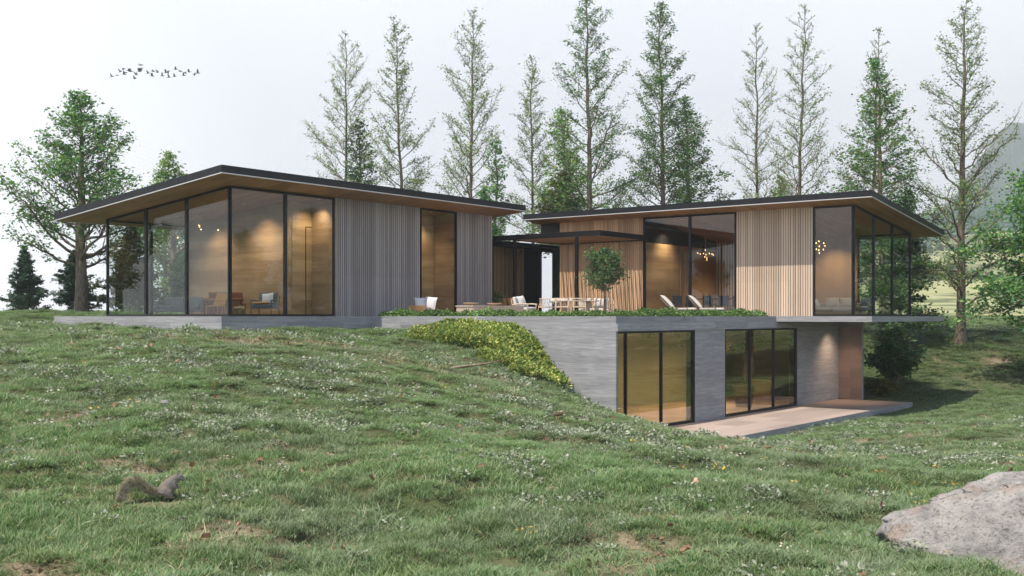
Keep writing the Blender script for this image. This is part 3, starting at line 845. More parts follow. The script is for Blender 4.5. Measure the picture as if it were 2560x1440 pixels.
def grow_tree(name, label, loc, H, seed, group=None, cat='tree', R=None, trunk_r=None, h0=0.08, nb=46, wide=0.15, prof=None,
              ang=(20, 52), curve=0.25, twigs=9, twig_len=0.34, leaves=7, leaf=0.085, spread=0.10, mat='leaf', bark='bark', lean=0.0,
              forks=0, tip_only=0.3, bare_top=0.0, droop=0.0, tn=8, subtw=2, keep=None, lower_curve=0.0):
    rs = np.random.RandomState(seed)
    root = thing(name, label, cat, loc, 0, group)
    T = Tubes(); LP = []
    tr = trunk_r or H*0.014
    K = 26
    tz = np.linspace(0, 1, K)
    wob = np.cumsum(rs.normal(size=(K, 2))*0.0035*H, 0)*tz[:, None]
    tp = np.stack([wob[:, 0]+lean*tz*H, wob[:, 1], tz*H], 1)
    trad = tr*(1-tz)**0.85*(1+0.55*np.exp(-tz*38)) + 0.006
    tp[0, 2] = -0.35
    T.add(tp, trad, 10)
    prof = prof or (lambda f: (1-f)**0.8*min(1.0, 0.35+f*3.0))
    az = rs.rand()*6.28
    for i in range(nb):
        f = h0 + (1-h0)*((i+rs.rand()*.8)/nb)**0.92
        f = min(f, .985)
        if keep is not None and rs.rand() > keep(f): continue
        az += 2.4 + rs.normal()*0.35
        L = H*wide*prof(f)*(0.62+0.6*rs.rand())
        if L < 0.10: L = 0.10
        p0 = np.array([np.interp(f, tz, tp[:, k]) for k in range(3)])
        r0 = max(0.012, float(np.interp(f, tz, trad))*0.33*(0.6+0.4*min(1, L/(H*wide))))
        e0 = rad(ang[0]+(ang[1]-ang[0])*f + rs.normal()*8)
        ks = 8
        s = np.linspace(0, 1, ks)
        hor = np.array([math.cos(az), math.sin(az), 0]); side = np.array([-hor[1], hor[0], 0])
        cv = curve + rs.normal()*0.10 + lower_curve*(1-f)
        bend = rs.normal()*0.12
        pts = p0 + (hor[None]*(np.cos(e0)*s)[:, None] + np.array([0, 0, 1.])[None]*(np.sin(e0)*s + cv*s**2 - droop*s**2.2)[:, None] + side[None]*(bend*s**2)[:, None])*L
        pts[1:-1] += rs.normal(size=(ks-2, 3))*L*0.018
        T.add(pts, r0*(1-s)**0.8+0.006, 5)
        top = f > 1-bare_top
        ntw = max(2, int(twigs*(0.5+0.7*L/(H*wide))))
        for j in range(ntw):
            q = tip_only + (1-tip_only)*(j+rs.rand())/ntw
            b0 = np.array([np.interp(q, s, pts[:, k]) for k in range(3)])
            dirb = pts[-1]-pts[0]; dirb /= np.linalg.norm(dirb)+1e-9
            sg = 1 if j % 2 else -1
            a2 = rad(28+rs.rand()*38)
            tl = L*twig_len*(1.15-0.7*q)*(0.5+0.9*rs.rand())
            roll = rs.normal()*0.55
            dv = dirb*math.cos(a2) + (side*sg*math.cos(roll) + np.array([0, 0, 1.])*(math.sin(roll)+.25-droop*.5))*math.sin(a2)
            t3 = np.linspace(0, 1, 4)
            tw = b0 + dv[None]*t3[:, None]*tl + np.array([0, 0, 1.])[None]*(t3**2*tl*(0.12-droop*.4))[:, None] + rs.normal(size=(4, 3))*tl*0.03
            T.add(tw, (1-t3)*max(.007, r0*.28)+0.004, 4 if r0 < .03 else 5)
            ends = [(tw, tl)]
            for m_ in range(subtw):
                c0 = tw[1+m_ % 2] if subtw else tw[1]
                d2 = dv + rs.normal(size=3)*0.55; d2 /= np.linalg.norm(d2)
                st_ = c0 + d2[None]*np.linspace(0, 1, 3)[:, None]*tl*(.35+.3*rs.rand())
                T.add(st_, np.array([.006, .005, .003]), 3)
                ends.append((st_, tl*.5))
            nl = leaves if not top else leaves*0.25
            for tt, l2 in ends:
                k = rs.poisson(nl*(0.35 if tt is not tw else 1.0)*max(.35, min(1.6, l2/(H*0.03))))
                if k:
                    w = 0.25+0.75*rs.rand(k)
                    c = np.stack([np.interp(w, np.linspace(0, 1, len(tt)), tt[:, a]) for a in range(3)], 1)
                    LP.append(c + rs.normal(size=(k, 3))*spread*np.array([1, 1, .6]))
    T.build('trunk', M[bark], root)
    if LP:
        lp_ = np.concatenate(LP)
        leaf_mesh('crown', lp_, leaf, M[mat], root, rs)
    return root

def at(k, Y):  # a spot on the ground seen along image column k at depth Y
    x = (k-1280)/2738*Y
    return (x, Y, gz(x, Y))

slim = lambda f: (1-f)**0.62*min(1.0, 0.60+f*1.6)
def slender(px, top, Y, hw, seed, label, leaves=3.0, mat='leaf_p', bark='bark', tr=None, bare=0.06, nb=66, leaf=0.062, **kw):
    x, y, z = at(px, Y)
    H = (790.5-top)/2738*Y - z
    wide = hw/2738*Y/H*1.85
    return grow_tree('slender_tree', label, (x, y, z), H, seed, 'slender trees behind the house', nb=nb, wide=wide, prof=slim,
                     ang=(20, 50), curve=0.07, twigs=17, twig_len=0.33, leaves=leaves*2.1, leaf=leaf, spread=0.13, mat=mat, bark=bark,
                     trunk_r=tr or H*0.0078, h0=kw.pop('h0', .10), tip_only=0.22, bare_top=bare, subtw=3, **kw)
slender(862, 78, 68, 92, 11, 'pale thinly leaved slender tree, first of the row behind the west roof', 2.0, bare=.15)
slender(1000, 42, 64, 78, 12, 'slender tree with dark straight trunk between two others over the west roof', 2.8)
slender(1172, 20, 62, 92, 13, 'tall slender tree behind the west roof with a bushy young tree at its foot', 2.8, tr=.145)
slender(1335, 138, 70, 62, 14, 'shortest and thinnest slender tree, rising over the gap between the two roofs', 2.2, h0=.28)
slender(1475, -40, 58, 108, 15, 'tallest slender tree with thick trunk cut off by the top of the picture', 4.6, tr=.20, mat='leaf', nb=62)
slender(1665, 2, 62, 96, 16, 'full leafy slender tree with brown trunk above the east roof', 6.0, mat='leaf', tr=.185, bare=.03, nb=74)
slender(1890, 55, 66, 82, 17, 'nearly leafless slender tree, left one of the pair above the east roof', 1.3, bare=.15)
slender(1995, 2, 62, 88, 18, 'bare branched slender tree, right one of the pair above the east roof', 2.0, bare=.15)
slender(2178, 68, 66, 74, 19, 'slender tree with a bare spire poking out of a denser neighbour', 3.0, bare=.3, mat='leaf')
slender(2402, -2, 58, 110, 20, 'tall slender tree standing alone on the lawn right of the cantilevered roof', 3.4, tr=.24, nb=64, mat='leaf_p')

dense = lambda f: (1-f)**0.75*min(1.0, 0.55+f*2.4)
def bushy(px, top, Y, hw, seed, label, leaves=11, mat='leaf', leaf=.085, nb=60, name='leafy_tree', group='leafy trees behind the house', h0=.12, **kw):
    x, y, z = at(px, Y)
    H = (790.5-top)/2738*Y - z
    wide = hw/2738*Y/H*2.1
    return grow_tree(name, label, (x, y, z), H, seed, group, nb=nb, wide=wide, prof=kw.pop('prof', dense), ang=kw.pop('ang', (0, 42)), curve=kw.pop('curve', .03),
                     twigs=12, twig_len=.42, leaves=leaves, leaf=leaf, spread=.15, mat=mat, tip_only=.12, subtw=2, h0=h0, **kw)
bushy(905, 300, 66, 58, 31, 'dark leafy tree standing close right of the pale slender tree', 9, 'leaf_d')
bushy(1225, 345, 60, 56, 32, 'leafy young tree in front of the gap side end of the west roof', 8, 'leaf')
bushy(1232, 468, 57, 60, 36, 'low leafy tree seen in the gap between roof ends', 11, 'leaf')
bushy(1425, 275, 66, 76, 33, 'yellowing leafy tree tucked behind the tallest slender trunk', 8, 'leaf_p', h0=.34)
bushy(1400, 430, 60, 66, 37, 'round leafy tree just above the end of the east roof', 10, 'leaf_o', h0=.42)
bushy(1728, 240, 67, 84, 34, 'dark dense leafy tree close right of the brown trunked slender tree', 12, 'leaf_d', nb=70)
bushy(2208, 145, 60, 96, 35, 'tall dense leafy tree behind the cantilevered room, trunk seen through its glass', 11, 'leaf', nb=78, bark='bark_p')
bushy(2250, 475, 58, 52, 38, 'broad drooping leafy tree beside the glazed end of the east pavilion', 12, 'leaf_d', droop=.25)
bushy(1950, 440, 70, 60, 39, 'small leafy tree peeping over the east roof below the bare pair', 6, 'leaf_p')

# big spreading tree on the west lawn
ovoid = lambda f: max(.05, (1-f)**0.62*min(1.0, 0.75+f*1.2))
x, y, z = at(203, 52)
grow_tree('spreading_tree', 'big spreading broadleaf tree with forked dark trunk beside the west roof', (x, y, z), (790.5-236)/2738*52-z, 51, None,
          nb=70, wide=.47, prof=lambda f: max(.04, (1-f)**.72*min(1.0, .80+f*1.2)), ang=(12, 46), curve=.10, twigs=13, twig_len=.40, leaves=10, leaf=.08, spread=.17, mat='leaf', trunk_r=.30, h0=.20, tip_only=.24, subtw=2, lower_curve=.12)
bushy(412, 380, 62, 62, 52, 'light green tree topping out above the low end of the west roof', 11, 'leaf_p', name='leafy_tree', group=None)
x, y, z = at(432, 60)
grow_tree('forked_tree', 'pale trunk tree with ascending limbs seen through the glazed west corner', (x, y, z), 7.4, 53, None, nb=22, wide=.30, prof=lambda f: (1-f)**.5,
          ang=(38, 62), curve=.2, twigs=9, twig_len=.3, leaves=3.5, leaf=.09, spread=.12, mat='leaf_o', bark='bark_p', trunk_r=.27, h0=.20, tip_only=.5)
bushy(470, 640, 56, 36, 54, 'low green tree against the inner wall end, seen through the glass', 12, 'leaf', nb=50, h0=.02, group=None)

def conifer(px, top, Y, hw, seed, label, mat='needle', leaf=.05, leaves=16, nb=90, base=None):
    x, y, z = at(px, Y)
    H = (790.5-top)/2738*Y - z
    return grow_tree('small_conifer', label, (x, y, z), H, seed, 'small conifers on the west lawn', nb=nb, wide=hw/2738*Y/H*1.45, prof=lambda f: max(.04, (1-f)**.9), ang=(-6, 42), curve=.10,
                     twigs=10, twig_len=.40, leaves=leaves, leaf=leaf, spread=.05, mat=mat, trunk_r=.06, h0=.03, tip_only=.08, subtw=2)
conifer(65, 616, 54, 42, 61, 'small blue green conifer alone nearest the picture edge')
conifer(190, 628, 55, 54, 62, 'small wide conifer standing behind the big spreading tree trunk')
conifer(330, 560, 52, 60, 63, 'taller dark conifer seen through the glazed west corner', mat='leaf_o', leaf=.075, leaves=14, nb=100)

# trees beyond the picture edges, seen in the window glass; the first one hangs a bough into view
x, y, z = at(1280+.512*2738, 50)
grow_tree('overhanging_tree', 'broadleaf tree reaching in from the picture edge over the eastern slope', (x, y, z), 12.5, 71, None, nb=84, wide=.44, prof=lambda f: max(.05, (1-f)**.6),
          ang=(-2, 50), curve=-.02, twigs=14, twig_len=.42, leaves=16, leaf=.10, spread=.22, mat='leaf', trunk_r=.24, h0=.24, tip_only=.25, droop=.30)
for (X, Y, H, sd, lb) in ((37, 38.5, 9.0, 72, 'broad tree standing east of the slope, reflected in the pavilion glass'), (44, 44, 11.0, 73, 'taller broad tree east of the slope, reflected in the pavilion glass'), (-40, 43, 10.0, 74, 'broad tree standing far west on the lawn, reflected in the corner glass')):
    grow_tree('leafy_tree', lb, (X, Y, gz(X, Y)), H, sd, None, nb=56, wide=.36, prof=ovoid, ang=(14, 58), curve=.12, twigs=12, twig_len=.44, leaves=14, leaf=.12, spread=.22, mat='leaf', trunk_r=.22, h0=.14, tip_only=.2)

# shrubs by the return wall
def shrub(name, label, loc, h, w, seed, mat, n=26, leaves=12, leaf=.075, group=None, cat='shrub'):
    rs = np.random.RandomState(seed)
    root = thing(name, label, cat, loc, 0, group)
    T = Tubes(); Lp = []
    for i in range(n):
        a = rs.rand()*6.28; tilt = rs.rand()**.7
        d = np.array([math.cos(a)*w*tilt, math.sin(a)*w*tilt, h*(1-.45*tilt**2)*(.55+.45*rs.rand())])
        s = np.linspace(0, 1, 6)
        pts = np.stack([d[0]*s, d[1]*s, d[2]*s**.8], 1) + rs.normal(size=(6, 3))*.02*h*s[:, None]
        T.add(pts, .018*(1-s)*h/2+.004, 4)
        for j in range(9):
            q = .25+.75*rs.rand(); b = np.array([np.interp(q, s, pts[:, k]) for k in range(3)])
            dv = rs.normal(size=3); dv[2] = abs(dv[2])*.5; dv /= np.linalg.norm(dv)
            tw = b + dv[None]*np.linspace(0, 1, 3)[:, None]*h*.16*(1.2-q*.5)
            T.add(tw, np.array([.007, .005, .003]), 3)
            k = rs.poisson(leaves); ww = rs.rand(k)
            Lp.append(b + dv[None]*(ww*h*.16)[:, None] + rs.normal(size=(k, 3))*.055*h/2.5)
    T.build('stems', M['bark'], root)
    leaf_mesh('foliage', np.concatenate(Lp), leaf, M[mat], root, rs, stretch=2.6)
    return root
def sh(px, Y, *a, **k):
    x, y, z = at(px, Y); return (x, y, z)
shrub('large_shrub', 'large dark willowy shrub growing beside the return wall of the deck', sh(2232, 51.5), 3.2, 1.5, 81, 'leaf_d', n=46, leaves=17, leaf=.085)
shrub('yellow_shrub', 'low yellow green shrub at the foot of the large dark one', sh(2205, 49.6), .95, .8, 82, 'yellow_leaf', n=22, leaves=9, leaf=.07)
# ------------------------------------------------------------------ turf
def mat_blade(name, cols, sheen=0.3, trans=0.3):
    m = NT(name)
    ri = m.n('NewGeometry').outputs['Random Per Island']
    n = len(cols)
    c = m.ramp(ri, [((i+.5)/n, cc) for i, cc in enumerate(cols)])
    vw = m.coord('World')
    p1 = m.noise(vw, 0.45, 4, 0.6); p2 = m.noise(vw, 1.7, 3)
    c = m.mix(m.ramp(p1, [(0.42, 0.0), (0.62, 0.55)]), c, (0.17, 0.205, 0.15))
    c = m.mix(m.ramp(p2, [(0.5, 0.0), (0.7, 0.5)]), c, (0.135, 0.185, 0.065))
    oi = m.n('ObjectInfo').outputs['Random']
    c = m.mix(1.0, c, m.ramp(oi, [(0.0, 0.72), (1.0, 1.28)]), 'MULTIPLY')
    b = m.bsdf(c, 0.5, 0, None, sheen)
    t = m.n('BsdfTranslucent'); m.l(m.mix(1.0, c, (0.95, 1.15, 0.65), 'MULTIPLY'), t.inputs[0])
    mx = m.n('MixShader'); mx.inputs[0].default_value = trans
    m.l(b.outputs[0], mx.inputs[1]); m.l(t.outputs[0], mx.inputs[2])
    return m.done(mx)
M['blade'] = mat_blade('grass_blades', [(0.092, 0.174, 0.071), (0.136, 0.234, 0.098), (0.171, 0.274, 0.121), (0.128, 0.225, 0.118), (0.214, 0.308, 0.157), (0.149, 0.250, 0.104), (0.341, 0.332, 0.205), (0.114, 0.207, 0.081)])
M['straw'] = mat_blade('dry_straw', [(0.30, 0.24, 0.16), (0.38, 0.31, 0.22), (0.22, 0.15, 0.10), (0.42, 0.36, 0.28), (0.09, 0.11, 0.05)], trans=.1)
M['silver'] = mat_leaf('silvery_leaves', [(0.14, 0.18, 0.12), (0.22, 0.26, 0.20), (0.28, 0.32, 0.25), (0.10, 0.15, 0.08), (0.36, 0.38, 0.33)], trans=.15, patch=2)
M['dead'] = mat_leaf('withered_leaves', [(0.32, 0.22, 0.14), (0.42, 0.33, 0.24), (0.20, 0.11, 0.07), (0.48, 0.42, 0.34)], trans=.1, patch=3)
M['petal_y'] = mat_leaf('yellow_petals', [(0.55, 0.38, 0.02), (0.62, 0.30, 0.03), (0.60, 0.50, 0.08)], trans=.2)
M['petal_w'] = mat_leaf('white_petals', [(0.62, 0.60, 0.56), (0.55, 0.52, 0.48), (0.60, 0.50, 0.47)], trans=.2)

def tuft(seed, n, r, h0, h1, w, mat, lean=0.5, curl=0.5):
    rs = np.random.RandomState(seed)
    a = rs.rand(n)*6.28; q = np.sqrt(rs.rand(n))*r
    base = np.stack([np.cos(a)*q, np.sin(a)*q, np.full(n, -0.012)], 1)
    h = h0+(h1-h0)*rs.rand(n)
    da = rs.rand(n)*6.28; ln = lean*(0.3+rs.rand(n))
    d = np.stack([np.cos(da)*ln, np.sin(da)*ln, np.ones(n)], 1)
    sd = np.stack([-np.sin(da+rs.normal(size=n)*.5), np.cos(da), np.zeros(n)], 1)
    V_ = []
    for t, ww in ((0, .8), (.45, 1.0), (.8, .6), (1, .05)):
        c = base + d*(h*t)[:, None]; c[:, :2] += d[:, :2]*(h*t*t*curl)[:, None]; c[:, 2] -= h*t*t*.22*curl
        V_ += [c - sd*w*ww*.5, c + sd*w*ww*.5]
    v = np.stack(V_, 1).reshape(-1, 3)
    f = np.array([0, 1, 3, 2, 2, 3, 5, 4, 4, 5, 7, 6])
    loops = (np.arange(n)[:, None]*8 + f[None]).reshape(-1)
    return proto('tuft', v, loops, mat)
def proto(name, v, loops, mat, lt=4):
    me = bpy.data.meshes.new(name)
    nf = len(loops)//lt
    me.vertices.add(len(v)); me.vertices.foreach_set('co', np.asarray(v, np.float32).ravel())
    me.loops.add(len(loops)); me.loops.foreach_set('vertex_index', np.asarray(loops, np.int32))
    me.polygons.add(nf); me.polygons.foreach_set('loop_start', np.arange(nf, dtype=np.int32)*lt)
    me.materials.append(mat); me.update(calc_edges=True); me.validate()
    return bpy.data.objects.new(name, me)
def rosette(seed, n, r, h, size, mat, stretch=1.8, upw=.4):
    rs = np.random.RandomState(seed)
    a = rs.rand(n)*6.28; q = np.sqrt(rs.rand(n))*r
    p = np.stack([np.cos(a)*q, np.sin(a)*q, rs.rand(n)*h*(1-.5*(q/r)**2)], 1)
    d = np.stack([np.cos(a+rs.normal(size=n)*.6), np.sin(a+rs.normal(size=n)*.6), upw+rs.normal(size=n)*.4], 1); d /= np.linalg.norm(d, axis=1)[:, None]
    s = np.cross(d, rs.normal(size=(n, 3))); s /= np.linalg.norm(s, axis=1)[:, None]
    sz = (size*(.6+.8*rs.rand(n)))[:, None]
    v = np.stack([p, p+d*sz*stretch*.5+s*sz*.5, p+d*sz*stretch, p+d*sz*stretch*.5-s*sz*.5], 1).reshape(-1, 3)
    return proto('rosette', v, np.arange(4*n), mat)
def flower(seed, n, r, h, size, mat):
    """n flower heads on stems, five petals each"""
    rs = np.random.RandomState(seed); V_ = []; F_ = []
    for i in range(n):
        a = rs.rand()*6.28; q = r*math.sqrt(rs.rand()); c = np.array([math.cos(a)*q, math.sin(a)*q, h*(.6+.5*rs.rand())])
        s = size*(.7+.6*rs.rand()); tilt = rs.normal(size=2)*.35
        for k in range(5):
            t = k*2*PI/5+rs.rand()*.3
            d = np.array([math.cos(t), math.sin(t), .25+tilt[0]*math.cos(t)+tilt[1]*math.sin(t)]); e_ = np.array([-math.sin(t), math.cos(t), 0])
            V_ += [c, c+d*s*.6+e_*s*.42, c+d*s, c+d*s*.6-e_*s*.42]
    return proto('flower', np.array(V_), np.arange(len(V_)), mat)
def pebbleleaf(seed, mat):
    rs = np.random.RandomState(seed)
    g = np.linspace(-1, 1, 4); V_ = []
    for y in g:
        for x in g:
            V_.append((x*.028*(1-.35*abs(y)), y*.045*(1-.25*x*x), .012+.018*x*x+.010*y*y*rs.rand()+.004*rs.rand()))
    F_ = [k for j in range(3) for i in range(3) for k in (j*4+i, j*4+i+1, j*4+i+5, j*4+i+4)]
    return proto('leaf', np.array(V_), F_, mat)

def scatter(name, protos, pts, rot, scl, pick, label=None):
    col_ = bpy.data.collections.new(name + '_kinds')
    for i, p in enumerate(protos):
        p.name = '%s_kind_%02d' % (name, i); col_.objects.link(p)
    me = bpy.data.meshes.new(name)
    me.vertices.add(len(pts)); me.vertices.foreach_set('co', np.asarray(pts, np.float32).ravel())
    for nm, ty, arr, key in (('rot', 'FLOAT_VECTOR', rot, 'vector'), ('scl', 'FLOAT_VECTOR', scl, 'vector'), ('pick', 'INT', pick, 'value')):
        a = me.attributes.new(nm, ty, 'POINT'); a.data.foreach_set(key, np.asarray(arr, np.int32 if ty == 'INT' else np.float32).ravel())
    o = bpy.data.objects.new(name, me); link(o); o['kind'] = 'stuff'
    g = bpy.data.node_groups.new(name, 'GeometryNodeTree')
    g.interface.new_socket('Geometry', in_out='INPUT', socket_type='NodeSocketGeometry')
    g.interface.new_socket('Geometry', in_out='OUTPUT', socket_type='NodeSocketGeometry')
    gi = g.nodes.new('NodeGroupInput'); go = g.nodes.new('NodeGroupOutput')
    ip = g.nodes.new('GeometryNodeInstanceOnPoints'); ci = g.nodes.new('GeometryNodeCollectionInfo')
    ci.inputs['Collection'].default_value = col_
    ci.inputs['Separate Children'].default_value = True; ci.inputs['Reset Children'].default_value = True
    ip.inputs['Pick Instance'].default_value = True
    def na(nm, ty):
        n_ = g.nodes.new('GeometryNodeInputNamedAttribute'); n_.data_type = ty; n_.inputs['Name'].default_value = nm
        return n_.outputs['Attribute']
    k = g.links.new
    k(gi.outputs[0], ip.inputs['Points']); k(ci.outputs[0], ip.inputs['Instance'])
    k(na('pick', 'INT'), ip.inputs['Instance Index']); k(na('rot', 'FLOAT_VECTOR'), ip.inputs['Rotation']); k(na('scl', 'FLOAT_VECTOR'), ip.inputs['Scale'])
    k(ip.outputs[0], go.inputs[0])
    md = o.modifiers.new('scatter', 'NODES'); md.node_group = g
    return o

RS = np.random.RandomState(2024)
def wedge(y0, y1, dens, pad=.66):
    A = pad*(y1*y1-y0*y0); n = int(A*dens)
    y = np.sqrt(y0*y0 + RS.rand(n)*(y1*y1-y0*y0)); x = (RS.rand(n)*2-1)*pad*y
    return x, y
def on_turf(x, y, m=.06):
    u, v = to_uv(x, y)
    a = (u > -m) & (u < 18.8) & (v > -m) & (v < 20.5)
    a |= (u > -6.74-m) & (u < 9.4) & (v > 10.53-m) & (v < 20.5)
    a |= (u > 2.2-.55*(-v)+m) & (u < 18.5+m) & (v > -3.2-m) & (v < 0)      # the deck
    a |= (u > 18.4) & (u < 18.8) & (v > -1.1) & (v < .5)
    a |= ((x-4.1)/1.36)**2 + ((y-7.62)/.70)**2 < .62                          # the boulder
    a |= ((x+2.96)/.30)**2 + ((y-8.95)/.20)**2 < 1                              # where the squirrel sits
    return ~a
def rots(n, tilt=.12):
    return np.stack([RS.normal(size=n)*tilt, RS.normal(size=n)*tilt, RS.rand(n)*6.283], 1)

GP = []; GS = []
for y0, y1, dn, sr, sh_ in ((4.2, 8, 380, .95, 1.0), (8, 13, 240, 1.1, 1.0), (13, 20, 140, 1.35, 1.0), (20, 34, 66, 1.8, 1.1), (34, 52, 40, 2.6, 1.3), (52, 84, 17, 3.8, 1.5)):
    x, y = wedge(y0, y1, dn)
    keep = on_turf(x, y) & (RS.rand(len(x)) > .93*bare_mask(x, y)) & ~((y > 60) & (x < -2))
    x, y = x[keep], y[keep]
    hgt = .50 + .75*fbm(x*.75+4, y*.75, 15, 3)*sstep(.2, .8, fbm(x*.3, y*.3, 16, 2)+.15)*1.5
    u_, v_ = to_uv(x, y); dh = np.hypot(np.maximum(np.maximum(-6.8*(v_>10.4)-u_, u_-19), 0), np.maximum(np.maximum(-3.3-v_, v_-20.5), 0)); hgt *= .45+.55*sstep(.2, 3.5, dh)
    GP.append(np.stack([x, y, ground(x, y)], 1)); s = .8+.4*RS.rand(len(x))
    GS.append(np.stack([s*sr, s*sr, s*sh_*hgt], 1))
GP = np.concatenate(GP); GS = np.concatenate(GS)
tufts = [tuft(100+i, 64, .088, .018, .055, .0042, M['blade'], .6+.2*(i % 3), .5) for i in range(5)] + [tuft(120, 44, .075, .045, .105, .0046, M['blade'], .8, .8)]
scatter('grass', tufts, GP, rots(len(GP)), GS, RS.choice(6, len(GP), p=[.18, .18, .18, .18, .18, .10]))

# dry litter where the turf is worn through
x, y = wedge(4.5, 30, 90); b = bare_mask(x, y); k = on_turf(x, y) & (RS.rand(len(x)) < b*.95+.05); x, y = x[k], y[k]
sc = (.7+.5*RS.rand(len(x)))*np.clip(y/14, .9, 2.2)
scatter('straw', [tuft(140+i, 22, .09, .02, .05, .005, M['straw'], 2.2, .6) for i in range(3)], np.stack([x, y, ground(x, y)], 1), rots(len(x), .2), np.stack([sc, sc, sc*.8], 1), RS.randint(0, 3, len(x)))
x, y = wedge(4.5, 34, 9); b = bare_mask(x, y); k = on_turf(x, y) & (RS.rand(len(x)) < (.025+.55*b)*np.clip(12/y,.25,1)); x, y = x[k], y[k]
sc = (.45+.8*RS.rand(len(x)))*np.clip(y/12, .85, 1.8)
scatter('fallen_leaves', [pebbleleaf(150+i, M['dead']) for i in range(4)], np.stack([x, y, ground(x, y)+.025+.02*(1-bare_mask(x, y))], 1), rots(len(x), .5), np.stack([sc]*3, 1), RS.randint(0, 4, len(x)))
x, y = wedge(4.5, 20, 120); b = bare_mask(x, y); k = on_turf(x, y) & (RS.rand(len(x)) < .9*b+.01); x, y = x[k], y[k]
sc = (.2+.5*RS.rand(len(x)))*np.clip(y/10, .9, 1.6)
scatter('litter', [pebbleleaf(155, M['dead']), pebbleleaf(156, M['straw'])], np.stack([x, y, ground(x, y)+.004], 1), rots(len(x), .7), np.stack([sc, sc*(.5+RS.rand(len(x))), sc], 1), RS.randint(0, 2, len(x)))
# silvery low herbs in drifts
x, y = wedge(4.5, 40, 44); q = fbm(x*.55+31, y*.55, 21, 4)*.7 + fbm(x*2.3, y*2.3, 22, 2)*.3
k = on_turf(x, y) & (RS.rand(len(x)) < (sstep(.50, .64, q)*.62+.025)*np.clip(14/y,.22,1)*(.25+.75*(y<22))); x, y = x[k], y[k]
sc = (.7+.7*RS.rand(len(x)))*np.clip(y/13, .9, 2.4)
scatter('silver_herbs', [rosette(160+i, 40, .085, .06, .017, M['silver']) for i in range(4)], np.stack([x, y, ground(x, y)+.012], 1), rots(len(x)), np.stack([sc, sc, sc*.9], 1), RS.randint(0, 4, len(x)))
# flowers, most of them around the boulder
x, y = wedge(4.6, 30, 11); near = np.exp(-(((x-3.6)/2.0)**2+((y-9.4)/2.6)**2)); k = on_turf(x, y) & (RS.rand(len(x)) < .05*np.clip(11/y,.2,1)+.85*near*sstep(.4, .6, fbm(x*1.1, y*1.1, 33, 2))); x, y = x[k], y[k]
sc = (.7+.6*RS.rand(len(x)))*np.clip(y/11, .85, 1.6)
scatter('flowers', [flower(170, 5, .07, .075, .011, M['petal_y']), flower(171, 2, .05, .08, .013, M['petal_y']), flower(172, 9, .09, .06, .010, M['petal_w']), flower(173, 6, .06, .065, .011, M['petal_w'])],
        np.stack([x, y, ground(x, y)], 1), rots(len(x)), np.stack([sc]*3, 1), RS.randint(0, 4, len(x)))
# leafy ground cover on the steep bank against the flank wall
poly = [(0, 2.05), (0, 6.3), (-2.6, 6.1), (-4.3, 4.9), (-3.7, 4.0), (-3.0, 3.3), (-3.5, 2.4), (-2.6, 1.8), (-1.2, 1.6)]
n = 5200; u = -4.6*RS.rand(n); v = .8+5.8*RS.rand(n)
un = u + .35*(fbm(u*1.4, v*1.4, 61, 3)-.5); vn = v + .9*(fbm(u*1.4+9, v*1.4, 62, 3)-.5)
ins = np.zeros(n, bool)
for (x1, y1), (x2, y2) in zip(poly, poly[1:]+poly[:1]):
    cr = ((y1 > vn) != (y2 > vn)) & (un < (x2-x1)*(vn-y1)/((y2-y1) if y2 != y1 else 1e-9)+x1); ins ^= cr
ins &= u < -.04
u, v = u[ins], v[ins]; gx = HO.x+u*c_-v*s_; gy = HO.y+u*s_+v*c_
sc = (.5+.9*RS.rand(len(gx)))*(.7+.7*fbm(u*1.8, v*1.8, 63, 2))
scatter('ground_cover', [rosette(180+i, 60, .14, .16, .034, M['cover'], 2.1, .7) for i in range(4)], np.stack([gx, gy, ground(gx, gy)], 1), rots(len(gx), .15), np.stack([sc]*3, 1), RS.randint(0, 4, len(gx)))

# woods on the far mountain and scrub on the meadow
def fir(seed):
    rs = np.random.RandomState(seed); V_ = []; F_ = []
    for t in range(6):
        z0 = .12+.14*t; r = .20*(1-t/6.3); b = len(V_)
        for k in range(9): V_.append((math.cos(k*.698)*r*(.75+.5*rs.rand()), math.sin(k*.698)*r*(.75+.5*rs.rand()), z0-.04*rs.rand()))
        V_.append((0, 0, z0+.27))
        F_ += [j for k in range(9) for j in (b+k, b+(k+1) % 9, b+9)]
    return proto('fir', np.array(V_), F_, M['needle'], 3)
n = 26000; yy = 420+np.sqrt(RS.rand(n))*1400; kk = .27+.30*RS.rand(n); xx = kk*yy
wd = sstep(560, 860, yy + 260*(fbm(xx*.01, yy*.01, 91, 3)-.5))
k = RS.rand(n) < wd*.9*sstep(.32, .5, fbm(xx*.008, yy*.008, 92, 3)+.12)+.02
xx, yy = xx[k], yy[k]; sc = 9+9*RS.rand(len(xx))
scatter('forest', [fir(190), fir(191), fir(192)], np.stack([xx, yy, ground(xx, yy)-.5], 1), rots(len(xx), .02), np.stack([sc, sc, sc], 1), RS.randint(0, 3, len(xx)))
n = 420; yy = 260+RS.rand(n)*420; kk = .30+.25*RS.rand(n); xx = kk*yy
k = RS.rand(n) < sstep(.5, .62, fbm(xx*.03, yy*.03, 95, 3)); xx, yy = xx[k], yy[k]; sc = 1.5+3.0*RS.rand(len(xx))
scatter('scrub', [rosette(195+i, 150, .6, .8, .16, M['leaf_o'], 1.6) for i in range(2)], np.stack([xx, yy, ground(xx, yy)], 1), rots(len(xx)), np.stack([sc, sc, sc*.8], 1), RS.randint(0, 2, len(xx)))
